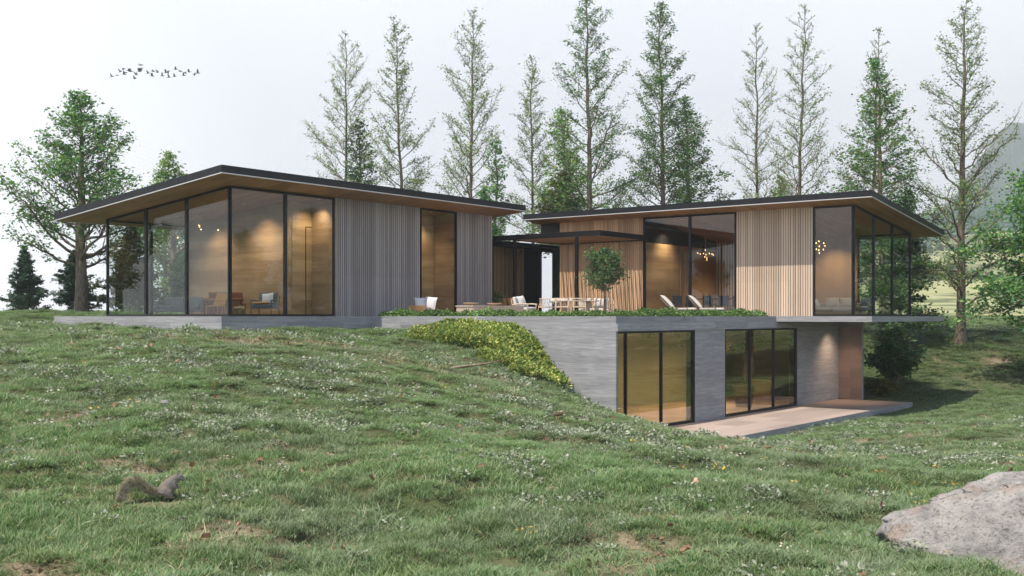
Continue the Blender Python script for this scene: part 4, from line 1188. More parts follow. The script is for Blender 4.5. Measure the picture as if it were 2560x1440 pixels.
# ------------------------------------------------------------------ lamps of the house
def spot(par, p, target, watts, size=75, blend=1.0, col=(1, .80, .56)):
    d = bpy.data.lights.new('downlight_beam', 'SPOT'); d.energy = watts; d.spot_size = rad(size); d.spot_blend = blend; d.color = col; d.shadow_soft_size = .04
    o = bpy.data.objects.new('downlight_beam', d); link(o, par)
    o.location = p; o.rotation_euler = (Vector(target)-Vector(p)).to_track_quat('-Z', 'Y').to_euler()
def downlight(u, v, z, watts, label, tu=0, tv=0, size=100, group='recessed ceiling downlights', col=(1, .80, .56)):
    p = hw(u, v, z)
    t = thing('downlight', label, 'ceiling light', p, TH, group)
    mb = MB(); mb.lathe([(.045, -.012), (.062, -.012), (.062, .010), (.045, .010)], 16); mb.build('trim_ring', M['trim'], t)
    mb = MB(); mb.lathe([(.043, -.006), (.043, -.002)], 14); mb.build('lens', M['lamp'], t)
    spot(t, (0, 0, -.03), (tu, tv, -2.0), watts, size, col=col)
for u, v, w_, tu, lb in ((-2.75, 14.4, 270, .8, 'downlight washing the plank wall beside the grey armchair'), (-2.75, 17.2, 170, .8, 'downlight washing the plank wall above the red wood desk')):
    downlight(u, v, zl(u, v)-.055, w_, lb, tu=tu)
for u, w_, lb in ((-.85, 150, 'downlight over the hidden plank door'), (5.35, 150, 'downlight inside the tall narrow window')):
    downlight(u, 12.42, zl(u, 12.42)-.055, w_, lb, tv=.62, size=104)
for u, v, lb in ((-3.9, 15.2, 'downlight in the boarded ceiling nearest the west glass'), (-3.4, 17.6, 'downlight in the boarded ceiling over the grey sofa')):
    downlight(u, v, zl(u, v)-.055, 50, lb, size=110)
downlight(14.6, 6.05, zr(14.6, 0)-.055, 260, 'downlight washing the oak wall beside the slit window', tv=.40)
downlight(13.7, 5.2, zr(13.7, 0)-.055, 120, 'downlight in the dining ceiling close to the window', size=100)
downlight(18.2, 4.6, zr(18.2, 0)-.055, 420, 'downlight over the far end of the dining table', size=105)
downlight(18.6, .6, zr(18.6, 0)-.055, 240, 'downlight washing the pale panel wall of the corner room', tu=.4, size=105)
downlight(16.0, -1.1, zr(16.0, 0)-.055, 150, 'downlight in the corner room ceiling near the sofa', size=110)
downlight(17.1, -1.0, -.26, 230, 'downlight under the slab washing the concrete niche wall', tv=.46, tu=.10, size=110, col=(1, .64, .40))
for u, v, lb in ((1.8, 2.4, 'downlight behind the first bronze window of the lower storey'), (4.2, 2.6, 'downlight behind the second bronze pane of the lower storey'), (8.7, 2.5, 'downlight inside the middle lower room near the pillar'), (12.2, 2.7, 'downlight inside the lower room near the wooden counter')):
    downlight(u, v, -.46, 260, lb, size=150)

# ------------------------------------------------------------------ furniture
def rz(a): return Matrix.Rotation(a, 4, 'Z')
def rx(a): return Matrix.Rotation(a, 4, 'X')
def ry(a): return Matrix.Rotation(a, 4, 'Y')
def trs(x, y, z, R=Matrix.Identity(4)): return Matrix.Translation((x, y, z)) @ R
def cushion(label, loc, rz_, size, tilt, mat, group=None, roll=0.0):
    o = thing('cushion', label, 'cushion', loc, rz_, group)
    mb = MB(); mb.pillow((0, 0, size[1]/2*math.cos(roll)), size, rx(tilt) @ rz(roll), n=10)
    mb.build('cover', M[mat], o, smooth=True)
    return o
FL = .014     # pavilion floors
TF = -.05     # terrace floor

# grey sofa
t = thing('sofa', 'long slate grey sofa on thin black legs inside the west corner', 'sofa', (-12.66, 42, FL), 0)
mb = MB(); mb.box(-.92, .92, -.40, .40, .17, .26); mb.build('base', M['grey_f'], t, bevel=.02)
for i in range(3):
    mb = MB(); mb.box(-.78+i*.52, -.265+i*.52, -.41, .20, .262, .40); mb.build('seat_cushion', M['grey_f'], t, smooth=False, bevel=.035)
for i in range(2):
    mb = MB(); mb.cbox((0, 0, 0), (.74, .17, .36), trs(-.37+i*.76, .24, .545, rx(-.18))); mb.build('back_cushion', M['grey_f'], t, bevel=.05)
for s_ in (-1, 1):
    mb = MB(); mb.box(min(s_*.92, s_*.80), max(s_*.92, s_*.80), -.40, .40, .262, .56); mb.build('armrest', M['grey_f'], t, bevel=.03)
mb = MB(); mb.box(-.79, .79, .33, .40, .262, .60); mb.build('backrest', M['grey_f'], t, bevel=.03)
for sx in (-.86, -.3, .3, .86):
    for sy in (-.34, .34):
        mb = MB(); mb.tube([(sx, sy, 0), (sx*.99, sy*.96, .172)], .011, 6); mb.build('leg', M['frame'], t)

# red wood desk with two chairs behind
t = thing('desk', 'red brown wooden desk with solid panel front and drawer end', 'desk', (-10.85, 41.2, FL), .05)
mb = MB(); mb.box(-.74, .70, -.32, .32, .62, .655); mb.build('desktop', M['teak'], t, bevel=.004)
mb = MB(); mb.box(-.68, .18, -.28, -.25, .04, .618); mb.build('front_panel', M['rosewood'], t)
mb = MB(); mb.box(.20, .64, -.29, .29, .03, .618); mb.build('drawer_unit', M['rosewood'], t, bevel=.004)
for z_ in (.22, .42): 
    mb = MB(); mb.box(.36, .48, -.302, -.291, z_, z_+.012); mb.build('handle', M['brass'], t)
mb = MB(); mb.box(-.70, -.66, -.28, .28, 0, .618); mb.build('side_panel', M['rosewood'], t)
for x_, m_, lb in ((-.42, 'rosewood', 'red wood backed chair behind the desk, nearer the sofa'), (.45, 'rosewood', 'red wood backed chair behind the drawer end of the desk'), (.02, 'grey_f', 'grey framed chair behind the middle of the desk')):
    c = thing('desk_chair', lb, 'chair', (-10.85+x_, 41.72, FL), PI)
    mb = MB(); mb.box(-.22, .22, -.20, .22, .42, .46); mb.build('seat', M[m_], c, bevel=.008)
    mb = MB(); mb.cbox((0, 0, 0), (.43, .025, .34), trs(0, .24, .72, rx(-.12))); mb.build('backrest', M[m_], c, bevel=.008)
    for sx in (-.19, .19):
        for sy in (-.17, .19):
            mb = MB(); mb.tube([(sx, sy, 0), (sx, sy, .42)], .014, 6); mb.build('leg', M['walnut'], c)

# yellow slatted chair
t = thing('slatted_chair', 'yellow wooden reclining chair with slatted back by the desk', 'chair', (-10.72, 39.6, FL), -.35)
mb = MB(); mb.cbox((0, 0, 0), (.46, .46, .03), trs(0, -.02, .36, rx(.06))); mb.build('seat', M['rattan'], t, bevel=.006)
mb = MB()
for i in range(7): mb.cbox((0, 0, 0), (.44, .02, .055), trs(0, .23+.035*i, .42+.062*i, rx(-.5)))
mb.build('back_slats', M['rattan'], t)
for sx in (-.235, .235):
    mb = MB(); mb.tube([(sx, -.24, 0), (sx, -.20, .34), (sx, .20, .38), (sx, .48, .86)], .014, 6); mb.build('side_rail', M['rattan'], t)
    mb = MB(); mb.tube([(sx, .38, 0), (sx, .18, .38)], .014, 6); mb.build('leg', M['rattan'], t)
    mb = MB(); mb.tube([(sx*1.1, -.24, .55), (sx*1.1, .26, .58)], .016, 6); mb.build('armrest', M['rattan'], t)
# glass table and pouf
t = thing('coffee_table', 'low round edged glass table on thin brass legs', 'table', (-10.02, 39.2, FL), 0)
mb = MB(); mb.box(-.36, .36, -.25, .25, .40, .42); mb.build('tabletop', M['amber'], t, bevel=.006)
for sx in (-.31, .31):
    for sy in (-.2, .2):
        mb = MB(); mb.tube([(sx, sy, 0), (sx*.94, sy*.9, .40)], .009, 6); mb.build('leg', M['brass'], t)
t = thing('pouf', 'small drum shaped stool with pale seat under the glass table', 'stool', (-9.86, 39.55, FL), 0)
mb = MB(); mb.lathe([(.14, 0), (.19, .05), (.20, .16), (.18, .25)], 18); mb.build('body', M['walnut'], t, smooth=True)
mb = MB(); mb.lathe([(.185, .252), (.20, .28), (.17, .33), (.05, .34)], 18); mb.build('seat', M['cream'], t, smooth=True)

def armchair(label, loc, rot, fab, wood, w=.80, h=.80, name='armchair', group=None):
    t = thing(name, label, 'armchair', loc, rot, group)
    mb = MB(); mb.cbox((0, 0, 0), (w-.12, .62, .14), trs(0, -.03, .37, rx(.05))); mb.build('seat', M[fab], t, bevel=.04)
    mb = MB(); mb.cbox((0, 0, 0), (w-.12, .13, h-.34), trs(0, .33, .40+(h-.34)/2, rx(-.24))); mb.build('backrest', M[fab], t, bevel=.045)
    for s_ in (-1, 1):
        x = s_*(w/2-.03)
        mb = MB(); mb.tube([(x, -.34, .0), (x, -.31, .30), (x, -.33, .54)], .022, 8); mb.build('leg', M[wood], t)
        mb = MB(); mb.tube([(x, .44, .0), (x, .36, .34), (x, .46, h-.06)], .022, 8); mb.build('leg', M[wood], t)
        mb = MB(); mb.tube([(x, -.37, .545), (x, -.1, .57), (x, .40, .53)], .026, 8); mb.build('armrest', M[wood], t)
    mb = MB(); mb.box(-w/2+.03, w/2-.03, -.32, -.27, .26, .30); mb.box(-w/2+.03, w/2-.03, .34, .38, .26, .30); mb.build('crossbar', M[wood], t)
    return t
armchair('slate grey armchair with curved wooden arms against the plank wall', (-9.03, 40.0, FL), -.18, 'grey_f', 'grey_f', .84, .80)
cushion('pale blue grey cushion leaning in the grey armchair', (-8.93, 40.02, .45), -.25, (.46, .40, .16), 1.25, 'white_f', roll=.12)
cushion('flat straw coloured cushion on the seat of the grey armchair', (-9.12, 39.78, .455-.20), -.18, (.5, .45, .09), 0.0, 'tan_f')

# pendants: thin cords with small bulbs over the sofa
for i, (u, v, d) in enumerate(((-3.0, 16.6, .55), (-2.7, 17.1, .35), (-3.4, 17.5, .75), (-2.6, 16.1, .62))):
    zt = zl(u, v)-.05; p = hw(u, v, zt)
    t = thing('pendant_lamp', ['short corded brass pendant', 'shortest brass pendant', 'longest hanging brass pendant', 'brass pendant hanging closest to the plank wall'][i]+' of the cluster over the grey sofa', 'pendant lamp', p, 0, 'small pendants over the grey sofa')
    mb = MB(); mb.tube([(0, 0, 0), (0, 0, -d)], .004, 5); mb.build('cord', M['brass'], t)
    mb = MB(); mb.lathe([(.008, -d+.0), (.045, -d-.05), (.02, -d-.07)], 12); mb.build('shade', M['brass'], t)
    mb = MB(); mb.ell((0, 0, -d-.085), (.025, .025, .025)); mb.build('bulb', M['bulb'], t)

def chandelier(label, X, Y, z, ztop, spread, drops, seed, name='chandelier', br=.048):
    rs = random.Random(seed)
    t = thing(name, label, 'chandelier', (X, Y, z), 0)
    mb = MB(); mb.lathe([(.10, ztop-z), (.10, ztop-z-.025), (.02, ztop-z-.03)], 16); mb.build('ceiling_plate', M['brass'], t)
    mb = MB(); mb.tube([(0, 0, ztop-z-.02), (0, 0, .22)], .006, 6)
    for sx in (-1, 1): mb.tube([(0, 0, .62), (sx*spread*.55, 0, .14)], .004, 5)
    mb.tube([(-spread*.55, 0, .14), (-spread*.3, 0, -.06), (0, 0, -.14), (spread*.3, 0, -.06), (spread*.55, 0, .14)], .006, 6)
    mb.build('stem', M['brass'], t)
    for (dx, dz) in drops:
        dy = (rs.random()-.5)*.3; x_ = dx*spread
        g = MB(); g.ell((x_, dy, dz), (br, br, br*1.35), nu=12, nv=8); gl = g.build('glass_globe', M['amber'], t, smooth=True)
        g = MB(); g.ell((x_, dy, dz+.01), (br*.36, br*.36, br*.6), nu=8, nv=6); g.build('bulb', M['bulb'], gl)
        g = MB(); g.tube([(x_, dy, dz+br*1.3), (x_, dy, dz+br*1.3+.10), (x_*.85, 0, dz+.30)], .004, 5); g.build('cord', M['brass'], gl)
chandelier('wide amber glass chandelier hanging over the dining table', 8.57, 48.5, 2.76, 4.10, .72, ((-.5, .02), (-.32, -.02), (-.14, 0), (0, .16), (.04, -.04), (.2, .0), (.36, -.02), (.5, -.05), (.06, -.20), (-.06, -.15), (.12, -.27)), 3)
chandelier('round clustered amber glass chandelier in the glazed corner room', 13.07, 46.5, 2.98, 4.02, .62, ((-.42, -.02), (-.22, .12), (-.2, -.14), (0, .2), (0, -.02), (.02, -.30), (.2, .1), (.24, -.16), (.42, .0), (-.05, -.18)), 5, br=.06)

# dining table and chairs
t = thing('dining_table', 'long dark wooden dining table behind the tall east window', 'table', (9.05, 49.4, FL), 0)
mb = MB(); mb.box(-1.15, 1.45, -.42, .42, .74, .79); mb.build('tabletop', M['walnut'], t, bevel=.006)
for sx in (-.95, 1.2):
    mb = MB(); mb.box(sx-.05, sx+.05, -.34, .34, 0, .738); mb.build('leg', M['walnut'], t)
def dchair(label, x, y, rot):
    c = thing('dining_chair', label, 'chair', (x, y, FL), rot, 'dining chairs at the dark table')
    mb = MB(); mb.box(-.23, .23, -.22, .22, .43, .48); mb.build('seat', M['navy_f'], c, bevel=.015)
    mb = MB(); mb.cbox((0, 0, 0), (.44, .035, .42), trs(0, .235, .69, rx(-.16))); mb.build('backrest', M['navy_f'], c, bevel=.014)
    for sx in (-.2, .2):
        for sy in (-.19, .19):
            mb = MB(); mb.tube([(sx*1.05, sy*1.1, 0), (sx, sy, .43)], .012, 6); mb.build('leg', M['frame'], c)
    return c
first = dchair('slate dining chair at the table end by the oak wall', 7.05+.3, 48.75, PI-.15)
for x, lb in ((7.92, 'slate dining chair with its back behind the window mullion'), (8.70, 'slate dining chair third along the dark table, behind the second lounger'), (9.36, 'slate dining chair fourth along the dark table, near the slatted wall'), (9.98, 'slate dining chair half hidden behind the slatted outer wall')):
    c = copy_tree(first); c.location = (x, 48.72, FL); c.rotation_euler = (0, 0, PI-.12 if x < 9 else PI+.1); c['label'] = lb
t = thing('storage_box', 'dark blue box lying on the end of the dining table', 'box', (10.1, 49.35, FL+.79), .1)
mb = MB(); mb.box(-.17, .17, -.12, .12, 0, .055); mb.build('base', M['blue'], t, bevel=.006)
mb = MB(); mb.box(-.175, .175, -.125, .125, .056, .085); mb.build('lid', M['blue'], t, bevel=.006)

# corner room sofa, cushions, wicker chair
t = thing('sofa', 'low beige sofa with long base in the glazed corner room', 'sofa', (14.0, 47.05, FL), 0)
mb = MB(); mb.box(-1.15, 1.10, -.42, .42, .06, .20); mb.build('base', M['beige_f'], t, bevel=.02)
for i in range(3):
    mb = MB(); mb.box(-1.13+i*.745, -.40+i*.745, -.44, .30, .203, .36); mb.build('seat_cushion', M['beige_f'], t, bevel=.05)
mb = MB(); mb.box(-1.12, 1.08, .31, .42, .203, .56); mb.build('backrest', M['beige_f'], t, bevel=.03)
cushion('beige cushion standing in the middle of the corner sofa', (13.78, 47.10, .36), .05, (.64, .46, .2), 1.2, 'beige_f')
cushion('beige cushion partly behind the black corner post of the corner room', (14.42, 47.10, .36), -.04, (.60, .46, .2), 1.2, 'beige_f')
cushion('pale bolster cushion at the slatted wall end of the corner sofa', (13.0, 46.95, .36), .6, (.46, .40, .18), 1.1, 'pale_f')
t = thing('wicker_chair', 'grey wicker tub chair beside the beige corner sofa', 'armchair', (14.72, 45.75, FL), -.5)
mb = MB()
for k in range(19):
    a = PI*(-.12+1.24*k/18); mb.tube([(.34*math.cos(a), .32*math.sin(a), .20), (.40*math.cos(a), .38*math.sin(a), .62)], .009, 5)
for z_, r_ in ((.24, .345), (.36, .365), (.48, .382), (.63, .40)):
    mb.tube([(r_*math.cos(PI*(-.12+1.24*k/18)), r_*.95*math.sin(PI*(-.12+1.24*k/18)), z_) for k in range(19)], .013, 5)
mb.build('woven_back', M['walnut'], t)
mb = MB(); mb.lathe([(.30, .20), (.34, .24), (.33, .35), (.12, .37)], 18); mb.build('seat', M['grey_f'], t, smooth=True)
for a in (.8, 2.4, 3.9, 5.5):
    mb = MB(); mb.tube([(.27*math.cos(a), .27*math.sin(a), 0), (.24*math.cos(a), .24*math.sin(a), .205)], .014, 6); mb.build('leg', M['frame'], t)
cushion('grey cushion resting in the wicker tub chair', (14.80, 45.86, .375), -.5, (.44, .42, .18), 1.15, 'grey_f')

# loungers
def lounger(label, x, y, rot):
    t = thing('lounge_chair', label, 'lounge chair', (x, y, TF), rot, 'lounge chairs on the terrace')
    mb = MB(); mb.cbox((0, 0, 0), (.95, .58, .10), trs(.42, 0, .33)); mb.build('seat_pad', M['pale_f'], t, bevel=.04)
    mb = MB(); mb.pillow((0, 0, 0), (.80, .60, .20), trs(-.22, 0, .60, ry(.80)), n=10, soft=.4); mb.build('back_pad', M['pale_f'], t, smooth=True)
    for s_ in (-1, 1):
        mb = MB(); mb.tube([(-.50, s_*.31, .88), (-.02, s_*.31, .28), (.92, s_*.31, .28)], .014, 6); mb.build('side_rail', M['frame'], t)
        mb = MB(); mb.tube([(.0, s_*.33, .52), (.55, s_*.33, .52), (.62, s_*.33, 0)], .013, 6); mb.build('armrest', M['frame'], t)
        mb = MB(); mb.tube([(-.1, s_*.31, .30), (-.16, s_*.33, 0)], .013, 6); mb.build('leg', M['frame'], t)
    return t
l1 = lounger('pale cushioned lounge chair nearer the pergola edge', 6.33, 43.0, -.25)
l2 = copy_tree(l1); l2.location = (7.50, 43.4, TF); l2['label'] = 'pale cushioned lounge chair nearer the slatted wall of the corner room'

# terrace: bench with pillows
t = thing('slatted_bench', 'low teak seat with slatted back standing against the grey slats', 'bench', (-3.52, 41.9, TF), -.15)
mb = MB()
for i in range(8): mb.cbox((0, 0, 0), (.66, .022, .038), trs(-.04, -.30-.012*i, .12+.046*i, rx(.2)))
mb.build('back_slats', M['teak'], t)
mb = MB(); mb.box(-.34, .36, -.26, .34, .22, .26); mb.build('seat', M['teak'], t, bevel=.006)
for sx in (-.31, .31):
    for sy in (-.22, .30):
        mb = MB(); mb.box(sx-.025, sx+.025, sy-.025, sy+.025, 0, .219); mb.build('leg', M['teak'], t)
cushion('pale square cushion on the teak seat, turned to the grey slats', (-3.45, 42.12, TF+.26), .2, (.60, .52, .2), 1.3, 'white_f')
cushion('pale square cushion leaning at the outer edge of the teak seat', (-3.12, 41.98, TF+.26), -.5, (.52, .54, .2), 1.38, 'white_f', roll=-.1)

# stone plinth with bowls
t = thing('stone_bench', 'long low travertine bench on the terrace carrying two shallow bowls', 'bench', hw(0, 0, 0), TH)
mb = MB(); mb.box(3.26, 6.52, 8.4, 9.29, .36, .41); mb.build('top_slab', M['stone'], t, bevel=.006)
mb = MB(); mb.box(3.29, 6.49, 8.43, 9.26, TF+.001, .359); mb.build('base', M['stone'], t)
for u, lb in ((3.66, 'shallow terracotta bowl at the sunlit end of the stone bench'), (5.12, 'shallow terracotta bowl at the middle of the stone bench')):
    b = thing('bowl', lb, 'bowl', hw(u, 8.85, .411), 0, 'bowls on the stone bench')
    mb = MB(); mb.lathe([(.12, 0), (.20, .02), (.28, .07), (.30, .10), (.285, .105), (.25, .07), (.10, .04)], 24); mb.build('bowl_body', M['clay'], b, smooth=True)

# tan sofa at the link
t = thing('sofa', 'small brown outdoor sofa in the shade of the dark link', 'sofa', hw(10.9, 12.55, TF), TH)
mb = MB(); mb.box(-.72, .72, -.36, .36, .10, .40); mb.build('seat', M['tan_f'], t, bevel=.05)
mb = MB(); mb.box(-.72, .72, .30, .42, .30, .74); mb.build('backrest', M['tan_f'], t, bevel=.04)
for s_ in (-1, 1):
    mb = MB(); mb.box(min(s_*.72, s_*.80), max(s_*.72, s_*.80), -.36, .40, 0, .56); mb.build('armrest', M['walnut'], t, bevel=.015)
for du, lb in ((-.40, 'orange brown cushion on the brown sofa beside the potted shrub'), (.36, 'orange brown cushion on the brown sofa beside the pergola post')):
    p = hw(10.9+du, 12.66, TF+.40); cushion(lb, p, TH, (.66, .50, .2), 1.25, 'tan_f', 'cushions on the brown sofa')
t = thing('potted_shrub', 'round green potted shrub at the end of the west pavilion', 'potted plant', hw(9.62, 12.35, TF), 0)
mb = MB(); mb.lathe([(.16, 0), (.22, .04), (.25, .36), (.22, .37), (.20, .30)], 18); mb.build('pot', M['clay'], t, smooth=True)
rs_ = np.random.RandomState(5); q = rs_.normal(size=(420, 3)); q /= np.linalg.norm(q, axis=1)[:, None]
leaf_mesh('foliage', q*rs_.rand(420, 1)**.4*np.array([.34, .34, .42])+np.array([0, 0, .78]), .05, M['hedge'], t, rs_)

armchair('pale framed outdoor armchair between the pergola posts', (.55, 46.0, TF), 1.05, 'white_f', 'cream', .80, .80, group=None)
cushion('pale cushion leaning in the outdoor armchair', (.40, 46.0, TF+.44), 1.0, (.56, .48, .2), 1.2, 'white_f', roll=.1)

# outdoor table and rope chairs
t = thing('outdoor_table', 'long pale stone outdoor table on a round pedestal under the pergola', 'table', (2.62, 45.3, TF), 0)
mb = MB(); mb.box(-.85, .95, -.42, .42, .66, .70); mb.build('tabletop', M['stone'], t, bevel=.01)
for sx in (-.45, .50):
    mb = MB(); mb.lathe([(.20, 0), (.12, .06), (.10, .4), (.13, .658)], 18, (sx, 0, 0)); mb.build('pedestal', M['stone'], t, smooth=True)
def rope_chair(label, x, y, rot):
    t = thing('rope_chair', label, 'chair', (x, y, TF), rot, 'rope chairs around the outdoor table')
    mb = MB(); mb.box(-.25, .25, -.25, .25, .40, .45); mb.build('seat', M['cream'], t, bevel=.015)
    mb = MB(); mb.tube([(.29*math.cos(a), .30*math.sin(a)-.02, .77-.0*a) for a in np.linspace(-.25, PI+.25, 15)], .016, 6)
    for a in np.linspace(.0, PI, 11): mb.tube([(.29*math.cos(a), .30*math.sin(a)-.02, .765), (.25*math.cos(a), .25*math.sin(a), .44)], .008, 5)
    mb.build('rope_back', M['cream'], t)
    for sx, sy in ((-.27, -.26), (.27, -.26), (-.24, .25), (.24, .25)):
        mb = MB(); mb.tube([(sx*1.1, sy*1.1, 0), (sx, sy, .45), (sx*1.04, sy*.6, .66)], .014, 6); mb.build('leg', M['cream'], t)
    return t
r1 = rope_chair('cream rope chair at the left end of the outdoor table', 1.42, 45.2, PI*.62)
for x, y, a, lb in ((2.05, 44.65, PI-.1, 'cream rope chair seen from behind at the near table side, closest to the armchair'), (2.72, 44.6, PI+.1, 'cream rope chair seen from behind at the near table side, closest to the pedestal'), (2.1, 46.1, 0, 'cream rope chair on the far side of the outdoor table, facing the armchair end'), (2.85, 46.1, .1, 'cream rope chair on the far side of the outdoor table, before the slatted wall')):
    c = copy_tree(r1); c.location = (x, y, TF); c.rotation_euler = (0, 0, a); c['label'] = lb
t = thing('throw_blanket', 'pale blanket draped over the far rope chair', 'blanket', (2.1, 46.30, TF+.74), .05)
mb = MB(); n_ = 13
vs = [((i/12-.5)*1.0, (j/4-.5)*.34, .075-.55*max(0, abs(j/4-.5)-.18)+.012*math.sin(i*1.7+j)) for j in range(5) for i in range(n_)]
fs = [(j*n_+i, j*n_+i+1, (j+1)*n_+i+1, (j+1)*n_+i) for j in range(4) for i in range(n_-1)]
mb.add(vs, fs); b_ = mb.build('cloth', M['pale_f'], t, smooth=True); sd_ = b_.modifiers.new('thick', 'SOLIDIFY'); sd_.thickness = .015
t = thing('outdoor_sofa', 'cream framed outdoor sofa against the sunlit slatted wall', 'sofa', (3.45, 46.75, TF), -.25)
mb = MB(); mb.box(-.78, .80, -.36, .34, .24, .38); mb.build('seat', M['pale_f'], t, bevel=.05)
for s_ in (-1, 1):
    mb = MB(); mb.tube([(s_*.84, -.38, 0), (s_*.84, -.36, .56), (s_*.84, .40, .56), (s_*.84, .42, 0)], .022, 6); mb.build('arm_frame', M['cream'], t)
mb = MB(); mb.tube([(-.84, .40, .56), (-.80, .44, .74), (.80, .44, .74), (.84, .40, .56)], .022, 6); mb.tube([(-.84, -.36, .22), (.84, -.36, .22)], .02, 6); mb.tube([(-.84, .38, .22), (.84, .38, .22)], .02, 6); mb.build('rear_frame', M['cream'], t)
cushion('pale cushion on the cream outdoor sofa, next to the pergola post', (3.05, 46.95, TF+.38), -.2, (.66, .46, .2), 1.25, 'pale_f')
cushion('pale cushion on the cream outdoor sofa, behind the small tree', (3.80, 46.78, TF+.38), -.3, (.66, .46, .2), 1.25, 'pale_f')

# lower storey contents
t = thing('counter', 'wooden counter with pale top inside the lower window by the niche', 'counter', hw(16.5, 2.3, -3.66), TH)
mb = MB(); mb.box(-1.0, 1.1, -.42, .42, 0, .86); mb.build('body', M['plank_x'], t, bevel=.006)
mb = MB(); mb.box(-1.06, 1.16, -.47, .47, .862, .92); mb.build('worktop', M['stone'], t, bevel=.006)
t = thing('work_table', 'pale table behind the first bronze window of the lower storey', 'table', hw(2.1, 2.6, -3.66), TH)
mb = MB(); mb.box(-.8, .8, -.4, .4, .72, .76); mb.build('tabletop', M['cream'], t, bevel=.006)
for sx in (-.72, .72):
    for sy in (-.34, .34):
        mb = MB(); mb.tube([(sx, sy, 0), (sx*.97, sy*.97, .72)], .022, 6); mb.build('leg', M['cream'], t)
t = thing('side_chair', 'pale chair beside the table behind the first bronze window', 'chair', hw(3.5, 2.3, -3.66), TH+1.2)
mb = MB(); mb.box(-.22, .22, -.22, .22, .43, .47); mb.build('seat', M['cream'], t, bevel=.01)
mb = MB(); mb.cbox((0, 0, 0), (.42, .03, .40), trs(0, .23, .70, rx(-.14))); mb.build('backrest', M['cream'], t, bevel=.01)
for sx in (-.19, .19):
    for sy in (-.19, .19):
        mb = MB(); mb.tube([(sx*1.08, sy*1.1, 0), (sx, sy, .43)], .014, 6); mb.build('leg', M['cream'], t)

# ------------------------------------------------------------------ planting on the terrace
x, y = 3.73, 44.0
grow_tree('small_tree', 'small multi stemmed green tree in front of the sunlit slatted wall', (x, y, TF+.3), 2.28, 91, None, nb=42, wide=.62, prof=lambda f: max(.12, (1-f)**.5*min(1, .6+f*1.2)), ang=(14, 56), curve=.10,
          twigs=9, twig_len=.52, leaves=8, leaf=.05, spread=.09, mat='leaf_d', trunk_r=.05, h0=.26, tip_only=.2, cat='tree')
hr = np.random.RandomState(77)
hm = []
for i in range(4):
    rs = np.random.RandomState(300+i); n = 520
    q = rs.normal(size=(n, 3)); q /= np.linalg.norm(q, axis=1)[:, None]; q[:, 2] = np.abs(q[:, 2])
    p = q*(rs.rand(n, 1)**.35)*np.array([.34, .26, .19])*(1+.25*rs.rand(n, 1))
    hm.append((p, rs))
protos_h = []
spots = [(.46, .42+.46*k) for k in range(22)] + [(.9+.46*k, .44) for k in range(23)]
for k, (u, v) in enumerate(spots):
    i = k % 4
    p = hw(u+hr.normal()*.03, v+hr.normal()*.03, -.02)
    side_ = 'along the sunlit flank wall parapet' if k < 22 else 'along the shaded parapet over the bronze windows'
    if k < 4:
        t = thing('hedge_plant', '', 'shrub', p, hr.rand()*6.28, 'low hedge plants along the terrace parapet')
        leaf_mesh('foliage', hm[i][0], .040, M['hedge'], t, hm[i][1], stretch=1.7)
        mb = MB()
        for a in range(5): mb.tube([(0, 0, -.03), (.15*math.cos(a*1.26), .12*math.sin(a*1.26), .14)], .006, 4)
        mb.build('stems', M['bark'], t); protos_h.append(t)
    else:
        t = copy_tree(protos_h[i]); t.location = p; t.rotation_euler = (0, 0, hr.rand()*6.28)
    s = (.9+.5*hr.rand())*.92; t.scale = (s, s, s*(.8+.5*hr.rand()))
    t['label'] = 'low leafy hedge plant in the row ' + side_

# indoor tree behind the second bronze window
t = grow_tree('indoor_tree', 'indoor tree with rusty brown leaves in a tall planter behind bronze glass', hw(12.0, 1.45, -2.72), 2.15, 95, None, nb=34, wide=.52, prof=lambda f: max(.2, (1-f)**.4),
          ang=(-4, 30), curve=.0, twigs=9, twig_len=.40, leaves=8, leaf=.07, spread=.06, mat='leaf_b', bark='bark', trunk_r=.07, h0=.62, tip_only=.15, cat='tree', droop=.15)
pt_ = thing('planter', 'tall dark planter holding the rusty leaved indoor tree', 'planter', hw(12.0, 1.45, -3.66), TH)
mb = MB(); mb.prism([Vector((x_, y_, 0)) for x_, y_ in ((-.24, -.24), (.24, -.24), (.24, .24), (-.24, .24))], [Vector((x_, y_, .92)) for x_, y_ in ((-.32, -.32), (.32, -.32), (.32, .32), (-.32, .32))]); mb.build('pot', M['walnut'], pt_, bevel=.01)
mb = MB(); mb.box(-.28, .28, -.28, .28, .922, .94); mb.build('soil', M['bark'], pt_)
